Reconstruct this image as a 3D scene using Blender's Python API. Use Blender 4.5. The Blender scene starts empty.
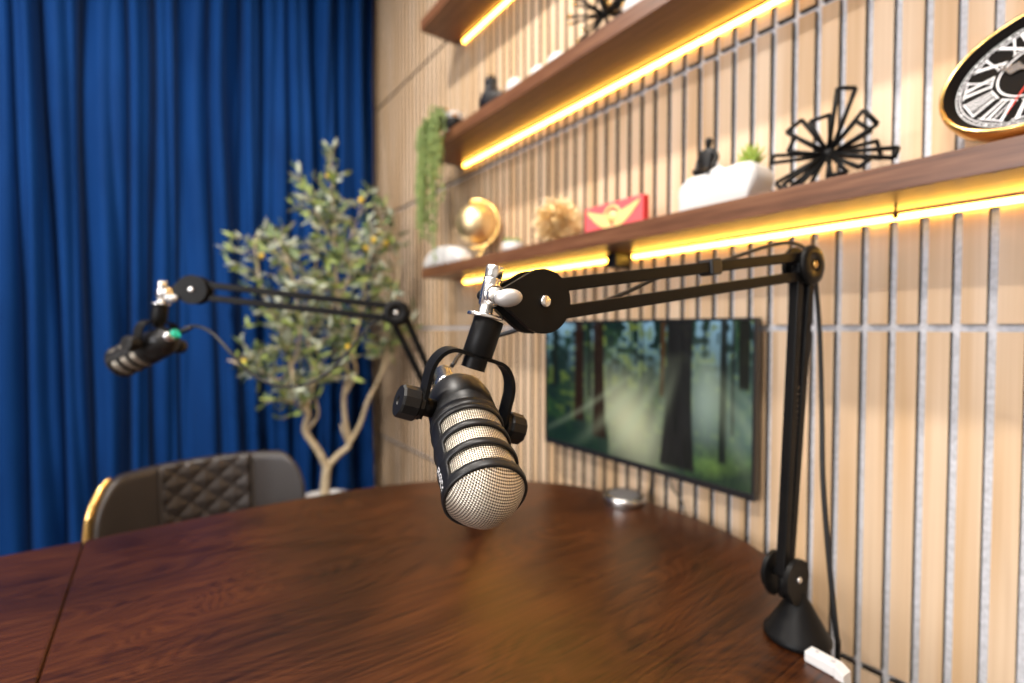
import bpy, bmesh, math, random
import numpy as np
from mathutils import Vector, Matrix, noise
from math import sin, cos, pi, radians, sqrt, atan2
random.seed(7)
S = bpy.context.scene
COL = S.collection

# ------------------------------------------------------------------ camera
FPX = 490.0
YAW, PITCH = radians(36.07), radians(1.58)
CAMZ = 1.17
cd = bpy.data.cameras.new('camera'); cam = bpy.data.objects.new('camera', cd); COL.objects.link(cam)
cd.sensor_width = 36.0; cd.lens = 36.0 * FPX / 1024
cd.clip_start = 0.02
cam.location = (0, 0, CAMZ)
cam.rotation_euler = (pi / 2 - PITCH, 0, -YAW)
cd.dof.use_dof = True; cd.dof.focus_distance = 0.385; cd.dof.aperture_fstop = 2.8
S.camera = cam
CM = Matrix.Translation((0, 0, CAMZ)) @ cam.rotation_euler.to_matrix().to_4x4()
CR = CM.to_3x3()
CO = Vector((0, 0, CAMZ))
def ray(px, py): return CR @ Vector(((px - 512) / FPX, (341.5 - py) / FPX, -1))
def at(px, py, D): return CO + ray(px, py) * D
def onX(px, py, X): r = ray(px, py); return CO + r * (X / r.x)
def onY(px, py, Y): r = ray(px, py); return CO + r * (Y / r.y)
def onZ(px, py, Z): r = ray(px, py); return CO + r * ((Z - CAMZ) / r.z)

# ------------------------------------------------------------------ view + world
S.view_settings.view_transform = 'Standard'
S.view_settings.look = 'None'
S.view_settings.gamma = 1
S.view_settings.use_curve_mapping = False
S.view_settings.exposure = 0.0
w = bpy.data.worlds.new('world'); S.world = w; w.use_nodes = True
w.node_tree.nodes['Background'].inputs[0].default_value = (0.9, 0.95, 1, 1)
w.node_tree.nodes['Background'].inputs[1].default_value = 0.4

# ------------------------------------------------------------------ lights (ceiling downlights, added fill light from the left)
def area(name, loc, target, size, power, color, sy=None):
    l = bpy.data.lights.new(name, 'AREA'); l.energy = power; l.color = color
    l.shape = 'RECTANGLE' if sy else 'DISK'; l.size = size
    if sy: l.size_y = sy
    o = bpy.data.objects.new(name, l); COL.objects.link(o); o.location = loc
    o.rotation_euler = (Vector(target) - Vector(loc)).to_track_quat('-Z', 'Y').to_euler()
    return o
for i, y in enumerate((0.1, 1.35)):
    area('ceiling_downlight', (0.05, y, 3.0), (0.05, y, 0), 0.10, 32, (1.0, 0.93, 0.85))
for i, y in enumerate((-0.2, 1.5)):
    area('ceiling_downlight', (-1.2, y, 3.0), (-1.2, y, 0), 0.10, 32, (1.0, 0.93, 0.85))
area('fill_light', (-2.9, 0.0, 1.9), (1.0, 0.5, 1.3), 1.6, 84, (0.95, 0.96, 1.0), 1.4)  # added soft fill, aimed head-on at the slat wall; no window on this side

# ------------------------------------------------------------------ materials
def mat(name, col=(.8, .8, .8), rough=.5, metal=0., spec=.5, sheen=0., coat=0., emit=None, es=0.):
    m = bpy.data.materials.new(name); m.use_nodes = True
    b = m.node_tree.nodes['Principled BSDF']
    b.inputs['Base Color'].default_value = (*col, 1); b.inputs['Roughness'].default_value = rough
    b.inputs['Metallic'].default_value = metal; b.inputs['Specular IOR Level'].default_value = spec
    if sheen:
        b.inputs['Sheen Weight'].default_value = sheen; b.inputs['Sheen Roughness'].default_value = .4
    if coat: b.inputs['Coat Weight'].default_value = coat; b.inputs['Coat Roughness'].default_value = .1
    if emit: b.inputs['Emission Color'].default_value = (*emit, 1); b.inputs['Emission Strength'].default_value = es
    return m
class NT:
    def __init__(s, m): s.t = m.node_tree; s.b = s.t.nodes['Principled BSDF']
    def n(s, kind, **kw):
        o = s.t.nodes.new(kind)
        for k, v in kw.items():
            if k.startswith('i_'): o.inputs[k[2:].replace('_', ' ')].default_value = v
            else: setattr(o, k, v)
        return o
    def l(s, a, b): s.t.links.new(a, b)
    def ramp(s, fac, stops):
        r = s.n('ShaderNodeValToRGB'); e = r.color_ramp.elements
        while len(e) < len(stops): e.new(.5)
        for x, (p, c) in zip(e, stops): x.position = p; x.color = (*c, 1)
        s.l(fac, r.inputs[0]); return r.outputs[0]
    def bump(s, h, st=.3, d=.002):
        b = s.n('ShaderNodeBump'); b.inputs['Strength'].default_value = st; b.inputs['Distance'].default_value = d
        s.l(h, b.inputs['Height']); s.l(b.outputs[0], s.b.inputs['Normal'])
    def coords(s, scale=(1, 1, 1), out='Object'):
        tc = s.n('ShaderNodeTexCoord'); mp = s.n('ShaderNodeMapping'); mp.inputs['Scale'].default_value = scale
        s.l(tc.outputs[out], mp.inputs[0]); return mp.outputs[0]
    def noise(s, vec, sc, det=4, rough=.5, dist=0):
        n = s.n('ShaderNodeTexNoise'); n.inputs['Scale'].default_value = sc; n.inputs['Detail'].default_value = det
        n.inputs['Roughness'].default_value = rough; n.inputs['Distortion'].default_value = dist
        s.l(vec, n.inputs['Vector']); return n.outputs[0]
def noisy(name, c1, c2, sc=20, scale=(1, 1, 1), rough=.5, bump=0., bd=.002, **kw):
    m = mat(name, c1, rough, **kw); t = NT(m)
    f = t.noise(t.coords(scale), sc)
    t.l(t.ramp(f, [(.3, c1), (.7, c2)]), t.b.inputs['Base Color'])
    if bump: t.bump(f, bump, bd)
    return m

def slat_wood():
    m = mat('light_oak_laminate', (.6, .4, .25), .42); t = NT(m)
    geo = t.n('ShaderNodeNewGeometry')
    mp = t.n('ShaderNodeMapping'); mp.inputs['Scale'].default_value = (160, 160, 2.2); t.l(geo.outputs['Position'], mp.inputs[0])
    f = t.noise(mp.outputs[0], 1.0, 3, .6)
    mp2 = t.n('ShaderNodeMapping'); mp2.inputs['Scale'].default_value = (24.5, 24.5, 1.6); t.l(geo.outputs['Position'], mp2.inputs[0])
    f2 = t.noise(mp2.outputs[0], 1.0, 1, .5)
    a = t.ramp(f, [(.2, (.69, .49, .315)), (.8, (.80, .61, .43))])
    b = t.ramp(f2, [(.35, (.83, .72, .55)), (.6, (1, 1, 1))])
    mx = t.n('ShaderNodeMix', data_type='RGBA', blend_type='MULTIPLY'); mx.inputs[0].default_value = .8
    t.l(a, mx.inputs[6]); t.l(b, mx.inputs[7]); t.l(mx.outputs[2], t.b.inputs['Base Color'])
    t.bump(f, .15, .0005)
    return m
def table_wood():
    m = mat('stained_oak', (.1, .03, .01), .3, spec=.55); t = NT(m)
    v = t.coords((1, 1, 1))
    sp = t.n('ShaderNodeMapping'); sp.inputs['Scale'].default_value = (1.0, 2.6, 1); t.l(v, sp.inputs[0])
    big = t.noise(sp.outputs[0], 1.7, 2, .5, .6)
    mul = t.n('ShaderNodeMath', operation='MULTIPLY'); mul.inputs[1].default_value = 42; t.l(big, mul.inputs[0])
    sn = t.n('ShaderNodeMath', operation='PINGPONG'); sn.inputs[1].default_value = .5; t.l(mul.outputs[0], sn.inputs[0])
    s2 = t.n('ShaderNodeMapping'); s2.inputs['Scale'].default_value = (7, 260, 1); t.l(v, s2.inputs[0])
    fine = t.noise(s2.outputs[0], 1, 3, .6)
    s3 = t.n('ShaderNodeMapping'); s3.inputs['Scale'].default_value = (4, 7, 1); t.l(v, s3.inputs[0])
    blot = t.noise(s3.outputs[0], 1, 3, .5)
    ad = t.n('ShaderNodeMath', operation='MULTIPLY_ADD'); ad.inputs[1].default_value = .35; t.l(sn.outputs[0], ad.inputs[0]); t.l(fine, ad.inputs[2])
    c1 = t.ramp(ad.outputs[0], [(.36, (.014, .0036, .001)), (.52, (.040, .0105, .0020)), (.82, (.080, .024, .0048))])
    c2 = t.ramp(blot, [(.38, (.5, .45, .42)), (.62, (1.1, 1.05, 1))])
    mx = t.n('ShaderNodeMix', data_type='RGBA', blend_type='MULTIPLY'); mx.inputs[0].default_value = .8
    t.l(c1, mx.inputs[6]); t.l(c2, mx.inputs[7]); t.l(mx.outputs[2], t.b.inputs['Base Color'])
    r = t.n('ShaderNodeMapRange'); r.inputs['To Min'].default_value = .25; r.inputs['To Max'].default_value = .36
    t.l(ad.outputs[0], r.inputs[0]); t.l(r.outputs[0], t.b.inputs['Roughness'])
    t.bump(ad.outputs[0], .25, .0008)
    return m
def shelf_wood():
    m = mat('walnut_veneer', (.2, .09, .045), .36); t = NT(m)
    f = t.noise(t.coords((60, 3, 60)), 1, 4, .6, .5)
    f2 = t.noise(t.coords((90, 9, 90)), 2, 2)
    a = t.n('ShaderNodeMath', operation='MULTIPLY_ADD'); a.inputs[1].default_value = .4; t.l(f2, a.inputs[0]); t.l(f, a.inputs[2])
    t.l(t.ramp(a.outputs[0], [(.45, (.080, .029, .012)), (.7, (.145, .058, .026)), (.9, (.20, .088, .042))]), t.b.inputs['Base Color'])
    t.bump(f, .1, .0005)
    return m
def mesh_metal():
    m = mat('woven_steel_mesh', (.7, .64, .54), .38, metal=.85); t = NT(m)
    tc = t.n('ShaderNodeTexCoord'); sx = t.n('ShaderNodeSeparateXYZ'); t.l(tc.outputs['UV'], sx.inputs[0])
    hs = []
    for ax in (0, 1):
        mu = t.n('ShaderNodeMath', operation='MULTIPLY'); mu.inputs[1].default_value = 2 * pi / 0.0026; t.l(sx.outputs[ax], mu.inputs[0])
        s = t.n('ShaderNodeMath', operation='SINE'); t.l(mu.outputs[0], s.inputs[0]); hs.append(s.outputs[0])
    p = t.n('ShaderNodeMath', operation='MULTIPLY'); t.l(hs[0], p.inputs[0]); t.l(hs[1], p.inputs[1])
    h = t.n('ShaderNodeMath', operation='MULTIPLY_ADD'); h.inputs[1].default_value = .5; h.inputs[2].default_value = .5; t.l(p.outputs[0], h.inputs[0])
    t.l(t.ramp(h.outputs[0], [(.34, (.03, .025, .02)), (.52, (.60, .52, .41)), (.75, (.88, .82, .70))]), t.b.inputs['Base Color'])
    t.bump(h.outputs[0], .7, .0006)
    return m
def curtain_cloth():
    m = mat('blue_velvet', (.006, .05, .2), .75, spec=.1, sheen=.06); t = NT(m)
    t.b.inputs['Sheen Tint'].default_value = (.3, .5, 1, 1)
    f = t.noise(t.coords((3, 3, .8)), 3, 3)
    t.l(t.ramp(f, [(.3, (.0016, .027, .122)), (.7, (.0026, .038, .165))]), t.b.inputs['Base Color'])
    g = t.noise(t.coords((1, 1, 1)), 500, 2)
    t.bump(g, .2, .001)
    return m

M = dict(
    slat=slat_wood(), slat_side=mat('dark_mdf_edge', (.035, .022, .014), .8),
    felt=noisy('grey_acoustic_felt', (.66, .65, .67), (.95, .94, .98), 130, rough=.95, bump=.5),
    table=table_wood(), shelf=shelf_wood(), grille=mesh_metal(), curtain=curtain_cloth(),
    white=mat('white_plaster', (.82, .81, .79), .6), paint=noisy('warm_white_paint', (.72, .69, .65), (.76, .73, .69), 3, rough=.8),
    floor=noisy('grey_carpet', (.12, .11, .105), (.18, .17, .16), 80, rough=.95, bump=.4),
    black=noisy('satin_black_metal', (.005, .005, .0055), (.008, .0075, .007), 40, rough=.42, spec=.14),
    blackp=mat('matt_black_plastic', (.006, .0055, .0055), .42, spec=.3), rubber=mat('black_rubber_cable', (.010, .010, .011), .45),
    body=noisy('black_microphone_enamel', (.007, .007, .0075), (.010, .0095, .010), 60, rough=.40, spec=.40),
    chrome=mat('brushed_nickel', (.86, .85, .83), .24, metal=1), knobm=mat('satin_nickel', (.50, .48, .46), .5, metal=.7), steel=mat('silver_aluminium', (.62, .61, .60), .25, metal=1),
    gold=mat('polished_gold', (.90, .58, .20), .2, metal=1), goldm=noisy('satin_gold', (.92, .74, .45), (.85, .64, .34), 12, rough=.42, metal=1.),
    leather=noisy('dark_brown_leather', (.020, .015, .013), (.028, .021, .018), 300, rough=.42, bump=.25, bd=.0006),
    stitch=mat('brown_stitching', (.06, .045, .035), .6),
    led=mat('amber_led', (1, .6, .1), .5, emit=(1, .52, .07), es=26),
    stone=noisy('white_glazed_ceramic', (.66, .65, .63), (.72, .71, .69), 6, rough=.35),
    bark=noisy('pale_olive_bark', (.42, .33, .20), (.58, .48, .32), 50, rough=.85, bump=.6),
    leafA=mat('olive_leaf_green', (.10, .15, .055), .45), leafB=mat('olive_leaf_silver', (.42, .46, .35), .55), leafC=mat('olive_leaf_yellow_green', (.27, .34, .08), .45),
    olive=mat('yellow_olive_fruit', (.78, .52, .03), .4),
    pearl=noisy('string_plant_green', (.11, .17, .045), (.30, .40, .12), 60, rough=.5),
    succ=noisy('succulent_green', (.22, .34, .05), (.42, .48, .08), 30, rough=.5),
    soil=mat('dark_soil', (.03, .02, .012), .9),
    red=mat('pink_red_lacquer', (.85, .13, .14), .35), redd=mat('deep_red_side', (.62, .01, .02), .4), wing=mat('pale_gold_print', (.92, .70, .26), .4),
    bezel=mat('black_television_bezel', (.012, .012, .014), .3), dial=mat('dark_brown_clock_dial', (.005, .0035, .003), .6, spec=.08),
    ink=mat('white_dial_print', (.80, .79, .80), .5), redhand=mat('red_clock_hand', (.75, .03, .01), .4),
    teal=mat('teal_cable_ring', (.02, .55, .38), .4), label=mat('grey_label_print', (.42, .42, .45), .5),
    plastic=mat('white_plastic', (.70, .69, .68), .4),
)

# ------------------------------------------------------------------ mesh helpers (all in world coordinates)
def frame_from(z, x=None):
    z = Vector(z).normalized()
    if x is None: x = Vector((1, 0, 0)) if abs(z.x) < .8 else Vector((0, 1, 0))
    x = Vector(x); x = (x - z * x.dot(z)).normalized(); y = z.cross(x)
    return Matrix((x, y, z)).transposed()
def mtx(origin, z, x=None): return Matrix.Translation(origin) @ frame_from(z, x).to_4x4()
def nb(): return bmesh.new()
def box(bm, x0, x1, y0, y1, z0, z1, m=None, bev=0., mi=0):
    vs = [bm.verts.new((x, y, z)) for x in (x0, x1) for y in (y0, y1) for z in (z0, z1)]
    fs = [bm.faces.new([vs[i] for i in q]) for q in ((0, 1, 3, 2), (4, 6, 7, 5), (0, 4, 5, 1), (2, 3, 7, 6), (0, 2, 6, 4), (1, 5, 7, 3))]
    for f in fs: f.material_index = mi
    out = vs
    if bev:
        es = list({e for f in fs for e in f.edges})
        r = bmesh.ops.bevel(bm, geom=es, offset=bev, segments=2, affect='EDGES', profile=.6)
        out = list({v for f in r['faces'] for v in f.verts} | {v for v in vs if v.is_valid})
    if m is not None:
        for v in out: v.co = m @ v.co
    return out
def lathe(bm, prof, m=None, n=32, cap=True, sx=1., sy=1.):
    rings = []
    for r, z in prof:
        rings.append([bm.verts.new((r * cos(2 * pi * k / n) * sx, r * sin(2 * pi * k / n) * sy, z)) for k in range(n)])
    for a, b in zip(rings, rings[1:]):
        for k in range(n):
            f = bm.faces.new((a[k], a[(k + 1) % n], b[(k + 1) % n], b[k])); f.smooth = True
    if cap:
        bm.faces.new(rings[0][::-1]); bm.faces.new(rings[-1])
    vs = [v for r in rings for v in r]
    if m is not None:
        for v in vs: v.co = m @ v.co
    return vs
def smooth_path(pts, k=8):
    P = [Vector(p) for p in pts]
    if len(P) < 3: return P
    Q = [P[0] * 2 - P[1]] + P + [P[-1] * 2 - P[-2]]; out = []
    for i in range(1, len(Q) - 2):
        a, b, c, d = Q[i - 1:i + 3]
        for j in range(k):
            t = j / k
            out.append(.5 * ((2 * b) + (c - a) * t + (2 * a - 5 * b + 4 * c - d) * t * t + (3 * b - a - 3 * c + d) * t ** 3))
    out.append(P[-1]); return out
def tube(bm, pts, r, n=10, smooth=True, k=8, cap=True):
    P = smooth_path(pts, k) if smooth else [Vector(p) for p in pts]
    N = len(P); rr = r if isinstance(r, (list, tuple)) else [r] * 2
    up = None; rings = []
    for i, p in enumerate(P):
        t = (P[min(i + 1, N - 1)] - P[max(i - 1, 0)]).normalized()
        if up is None: up = Vector((0, 0, 1)) if abs(t.z) < .9 else Vector((1, 0, 0))
        x = (up - t * up.dot(t)).normalized(); y = t.cross(x); up = x
        f = i / max(1, N - 1) * (len(rr) - 1); j = min(int(f), len(rr) - 2); rad = rr[j] + (rr[j + 1] - rr[j]) * (f - j)
        rings.append([bm.verts.new(p + (x * cos(2 * pi * q / n) + y * sin(2 * pi * q / n)) * rad) for q in range(n)])
    for a, b in zip(rings, rings[1:]):
        for q in range(n):
            f = bm.faces.new((a[q], a[(q + 1) % n], b[(q + 1) % n], b[q])); f.smooth = True
    if cap: bm.faces.new(rings[0][::-1]); bm.faces.new(rings[-1])
def sqbar(bm, a, b, w, h, side):
    """square bar from a to b; side = direction of its width w"""
    a, b = Vector(a), Vector(b); m = mtx(a, b - a, side); L = (b - a).length
    box(bm, -w / 2, w / 2, -h / 2, h / 2, 0, L, m, bev=min(w, h) * .14)
def prism(bm, poly, h, m=None, bev=0.):
    lo = [bm.verts.new((x, y, 0)) for x, y in poly]; hi = [bm.verts.new((x, y, h)) for x, y in poly]
    n = len(poly); f0 = bm.faces.new(lo[::-1]); f1 = bm.faces.new(hi)
    for i in range(n): bm.faces.new((lo[i], lo[(i + 1) % n], hi[(i + 1) % n], hi[i]))
    out = lo + hi
    if bev:
        es = list(f0.edges) + list(f1.edges)
        r = bmesh.ops.bevel(bm, geom=es, offset=bev, segments=3, affect='EDGES', profile=.5)
        out = list({v for f in r['faces'] for v in f.verts} | {v for v in out if v.is_valid})
    if m is not None:
        for v in out: v.co = m @ v.co
    return out
def ball(bm, c, r, seg=12, rings=8, sc=(1, 1, 1), rot=None):
    m = Matrix.Translation(c) @ (rot.to_4x4() if rot else Matrix.Identity(4)) @ Matrix.Diagonal((r * sc[0], r * sc[1], r * sc[2], 1))
    g = bmesh.ops.create_uvsphere(bm, u_segments=seg, v_segments=rings, radius=1, matrix=m)
    for v in g['verts']:
        for f in v.link_faces: f.smooth = True
    return g['verts']

TM = {}
def thing(name, label, cat, loc, group=None, rotz=0):
    o = bpy.data.objects.new(name, None); COL.objects.link(o); o.empty_display_size = .05
    o.location = loc; o.rotation_euler = (0, 0, rotz)
    o['label'] = label; o['category'] = cat
    if group: o['group'] = group
    TM[o] = Matrix.Translation(loc) @ Matrix.Rotation(rotz, 4, 'Z')
    return o
def root_m(p):
    if p is None: return Matrix.Identity(4)
    return TM[p]
def part(name, bm, m, parent=None, label=None, smooth=False, kind=None, normals=True):
    if normals: bmesh.ops.recalc_face_normals(bm, faces=bm.faces[:])
    me = bpy.data.meshes.new(name); bm.to_mesh(me); bm.free()
    ms = m if isinstance(m, (list, tuple)) else [m]
    for x in ms: me.materials.append(M[x] if isinstance(x, str) else x)
    if smooth: me.shade_smooth()
    o = bpy.data.objects.new(name, me); COL.objects.link(o)
    if parent is not None:
        R = root_m(parent); me.transform(R.inverted()); o.parent = parent; TM[o] = R
    else: TM[o] = Matrix.Identity(4)
    if label: o['label'] = label
    if kind: o['kind'] = kind
    return o
def tagthing(o, label, cat, group=None):
    """single-mesh thing: move its origin to its own base"""
    o['label'] = label; o['category'] = cat
    if group: o['group'] = group
    vs = np.array([v.co[:] for v in o.data.vertices]); c = Vector(((vs[:, 0].min() + vs[:, 0].max()) / 2, (vs[:, 1].min() + vs[:, 1].max()) / 2, vs[:, 2].min()))
    o.data.transform(Matrix.Translation(-c)); o.location = c; TM[o] = Matrix.Translation(c)
    return o
def struct(name, bm, m, parent=None): 
    o = part(name, bm, m, parent)
    if parent is None: o['kind'] = 'structure'
    return o

# ------------------------------------------------------------------ room shell
WX = 1.022            # slat fronts at WX-0.012, felt at WX
YB = 2.74; XL = -3.2; YF = -2.6; ZC = 3.04
b = nb(); box(b, XL - .1, WX + .12, YF - .1, YB + .1, -.1, 0); struct('floor', b, 'floor')
b = nb(); box(b, XL - .1, WX + .12, YF - .1, YB + .1, ZC, ZC + .1); struct('ceiling', b, 'paint')
b = nb(); box(b, XL - .1, WX + .12, YB, YB + .1, 0, ZC); struct('wall_back', b, 'paint')
b = nb(); box(b, XL - .1, XL, YF, YB, 0, ZC); struct('wall_left', b, 'paint')
b = nb(); box(b, XL - .1, WX + .12, YF - .1, YF, 0, ZC); struct('wall_front', b, 'paint')
b = nb(); box(b, WX + .004, WX + .12, YF, YB, 0, ZC); wall = struct('wall_right', b, 'paint')
b = nb(); box(b, WX, WX + .004, YF, YB, 0, ZC); part('felt_backing', b, 'felt', wall)
b = nb(); box(b, XL, XL + .012, YF, YB, 0, .09); struct('baseboard_left', b, 'white')
b = nb(); box(b, XL, WX - .02, YF, YF + .012, 0, .09); struct('baseboard_front', b, 'white')
b = nb(); box(b, WX - .05, WX - .013, YB - .03, YB, 0, ZC - .06, bev=.002); struct('trim_1', b, 'slat')
b = nb(); box(b, WX - .06, WX - .013, YB - .07, YB, ZC - .03, ZC, bev=.004); struct('trim_2', b, 'white')
# slats: pitch .0408, width .0290; 0.6 m panels between seams
PITCHS = .0408; SW = .0292; T = .014
seams = [-.03, .57, 1.17, 1.77, 2.37, 2.97, 3.57]
rows = [(max(a + .006, .0), min(c - .006, ZC)) for a, c in zip(seams, seams[1:])]
def slat_bm(bm, x, y0, z0, L):
    vs = [bm.verts.new(p) for p in ((x, y0, z0), (x, y0 + SW, z0), (x, y0 + SW, z0 + L), (x, y0, z0 + L),
                                    (x - T, y0, z0), (x - T, y0 + SW, z0), (x - T, y0 + SW, z0 + L), (x - T, y0, z0 + L))]
    f = bm.faces.new((vs[4], vs[5], vs[6], vs[7])); f.material_index = 0
    for q in ((0, 1, 5, 4), (1, 2, 6, 5), (2, 3, 7, 6), (3, 0, 4, 7)):
        bm.faces.new([vs[i] for i in q]).material_index = 1
slat_meshes = {}
def slat_mesh(L):
    k = round(L, 3)
    if k not in slat_meshes:
        bm = nb(); slat_bm(bm, 0, 0, 0, L); me = bpy.data.meshes.new('slat'); bmesh.ops.recalc_face_normals(bm, faces=bm.faces[:]); bm.to_mesh(me); bm.free()
        me.materials.append(M['slat']); me.materials.append(M['slat_side']); slat_meshes[k] = me
    return slat_meshes[k]
far = nb(); near = nb()
k0 = -5
for k in range(-70, 70):
    y = .2165 + k * PITCHS
    if y < YF or y + SW > YB - .03: continue
    for ri, (z0, z1) in enumerate(rows):
        if z1 - z0 < .02: continue
        if -7 <= k <= 26 and ri < 5:
            o = bpy.data.objects.new('slat', slat_mesh(z1 - z0)); COL.objects.link(o); o.parent = wall; o.location = (WX, y, z0)
        else:
            slat_bm(far if k > 0 else near, WX, y, z0, z1 - z0)
part('slat_run', far, ['slat', 'slat_side'], wall, kind='stuff')
part('slat_run', near, ['slat', 'slat_side'], wall, kind='stuff')

# ------------------------------------------------------------------ curtain
def curtain():
    bm = nb(); X0, X1 = -2.3, .985; NX, NZ = 1500, 28; Z0, Z1 = .02, ZC - .012
    g = [[None] * (NZ + 1) for _ in range(NX + 1)]
    for i in range(NX + 1):
        x = X0 + (X1 - X0) * i / NX
        for j in range(NZ + 1):
            z = Z0 + (Z1 - Z0) * j / NZ
            q = (1 - z / Z1)
            wv = noise.noise(Vector((x * 5.0, z * .45, 3.1))) * 2.0 + noise.noise(Vector((x * 13, z * .4, 9.1))) * 1.0
            ph = 2 * pi * x / .215 + wv * .8
            am = .120 + .035 * noise.noise(Vector((x * 4, z * .5, 7.7))) 
            f = abs(sin(ph)) ** .8
            f2 = .20 * abs(sin(ph * 2.17 + 2.2 * noise.noise(Vector((x * 7, z * .7, 1.3)))))
            y = 2.73 - am * (f + f2) * 1.25 - .012 * noise.noise(Vector((x * 3, z * 1.2, 0)))
            xx = x - .013 * sin(2 * ph)
            g[i][j] = bm.verts.new((xx, y, z))
    for i in range(NX):
        for j in range(NZ):
            f = bm.faces.new((g[i][j], g[i + 1][j], g[i + 1][j + 1], g[i][j + 1])); f.smooth = True
    t = thing('curtain', 'floor-length royal blue velvet curtain in deep folds across the back wall', 'curtain', (-.6, 2.66, 0))
    part('drape', bm, 'curtain', t)
    b = nb(); box(b, X0, X1, 2.64, 2.68, ZC - .02, ZC - .001, bev=.003); part('track', b, 'white', t)
curtain()

# ------------------------------------------------------------------ shelves with LED strips
FX = .843
def shelf(z0, th, label, leds):
    t = thing('wall_shelf', label, 'shelf', (WX - T, 0, z0), 'walnut wall shelves')
    b = nb(); box(b, FX, WX - T, -1.6, 1.757, z0, z0 + th, bev=.0012); part('board', b, 'shelf', t)
    for (y0, y1) in leds:
        b = nb(); xw = WX - T
        poly = [(xw - .0004, z0 - .0003), (xw - .0062, z0 - .0003), (xw - .0066, z0 - .0045), (xw - .0060, z0 - .0120), (xw - .0004, z0 - .0130)]
        lo = [b.verts.new((x, y0, z)) for x, z in poly]; hi = [b.verts.new((x, y1, z)) for x, z in poly]
        b.faces.new(lo).material_index = 1; b.faces.new(hi[::-1]).material_index = 1
        for i in range(5): b.faces.new((lo[i], lo[(i + 1) % 5], hi[(i + 1) % 5], hi[i])).material_index = 0 if i in (2, 3) else 1
        part('led_strip', b, ['led', 'steel'], t, label='glowing amber light strip')
    return t
# positions of the break in the lower strip
yb1 = onX(634, 249, WX - T).y; yb0 = onX(620, 250, WX - T).y
s1 = shelf(1.363, .038, 'lowest walnut shelf, holding the gold globe, red plaque and round clock', [(-1.55, yb1), (yb0, 1.705)])
s2 = shelf(1.825, .040, 'middle walnut shelf, holding the hanging plant and the small black bird', [(-1.55, 1.705)])
s3 = shelf(2.310, .040, 'topmost walnut shelf, empty end seen from below at the top edge', [(-1.55, 1.705)])
b = nb(); box(b, WX - T - .06, WX - T - .001, yb1 + .008, yb0 - .008, 1.325, 1.3625, bev=.003); part('bracket', b, 'blackp', s1)
b = nb(); c = onX(896, 190, .93); tube(b, [(c.x, c.y, 1.3625), (c.x, c.y, 1.345)], .0018, smooth=False); ball(b, (c.x, c.y, 1.343), .004); part('cable_clip', b, 'blackp', s1)
SZ1 = 1.401; SZ2 = 1.865

# ------------------------------------------------------------------ table
def table():
    t = thing('conference_table', 'large dark reddish-brown wooden table with a rounded end by the slat wall', 'table', (-.12, .66, 0))
    cp = [(-.12, 1.272), (.287, 1.272), (.53, 1.235), (.72, 1.145), (.876, .985), (.943, .83), (.9575, .67), (.945, .545), (.905, .445), (.815, .35), (.71, .268), (.56, .17), (.40, .10), (.2, .06), (-.12, .05)]
    P = [p for p in smooth_path([(x, y, 0) for x, y in cp], 6)]
    P[0] = Vector((-.12, 1.272, 0)); P[-1] = Vector((-.12, .05, 0))
    R = [(p.x, p.y) for p in P]
    Rr = [(max(x, -.1194), y) for x, y in R]
    z0 = .718; th = .032
    for nm, poly in (('tabletop', Rr), ('tabletop', [(-.24 - x - .0006 * 0, y) for x, y in Rr][::-1])):
        b = nb(); prism(b, poly, th, Matrix.Translation((0, 0, z0)), bev=.004); part(nm, b, 'table', t)
    for s in (1, -1):
        b = nb(); box(b, -.12 + s * .50 - .22, -.12 + s * .50 + .22, .62, .70, .05, .72, bev=.006)
        box(b, -.12 + s * .50 - .26, -.12 + s * .50 + .26, .36, .96, .0, .05, bev=.006); part('pedestal', b, 'table', t)
    b = nb(); box(b, -.5, .3, .63, .69, .64, .718); part('apron', b, 'table', t)
table()
TZ = .750

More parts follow.
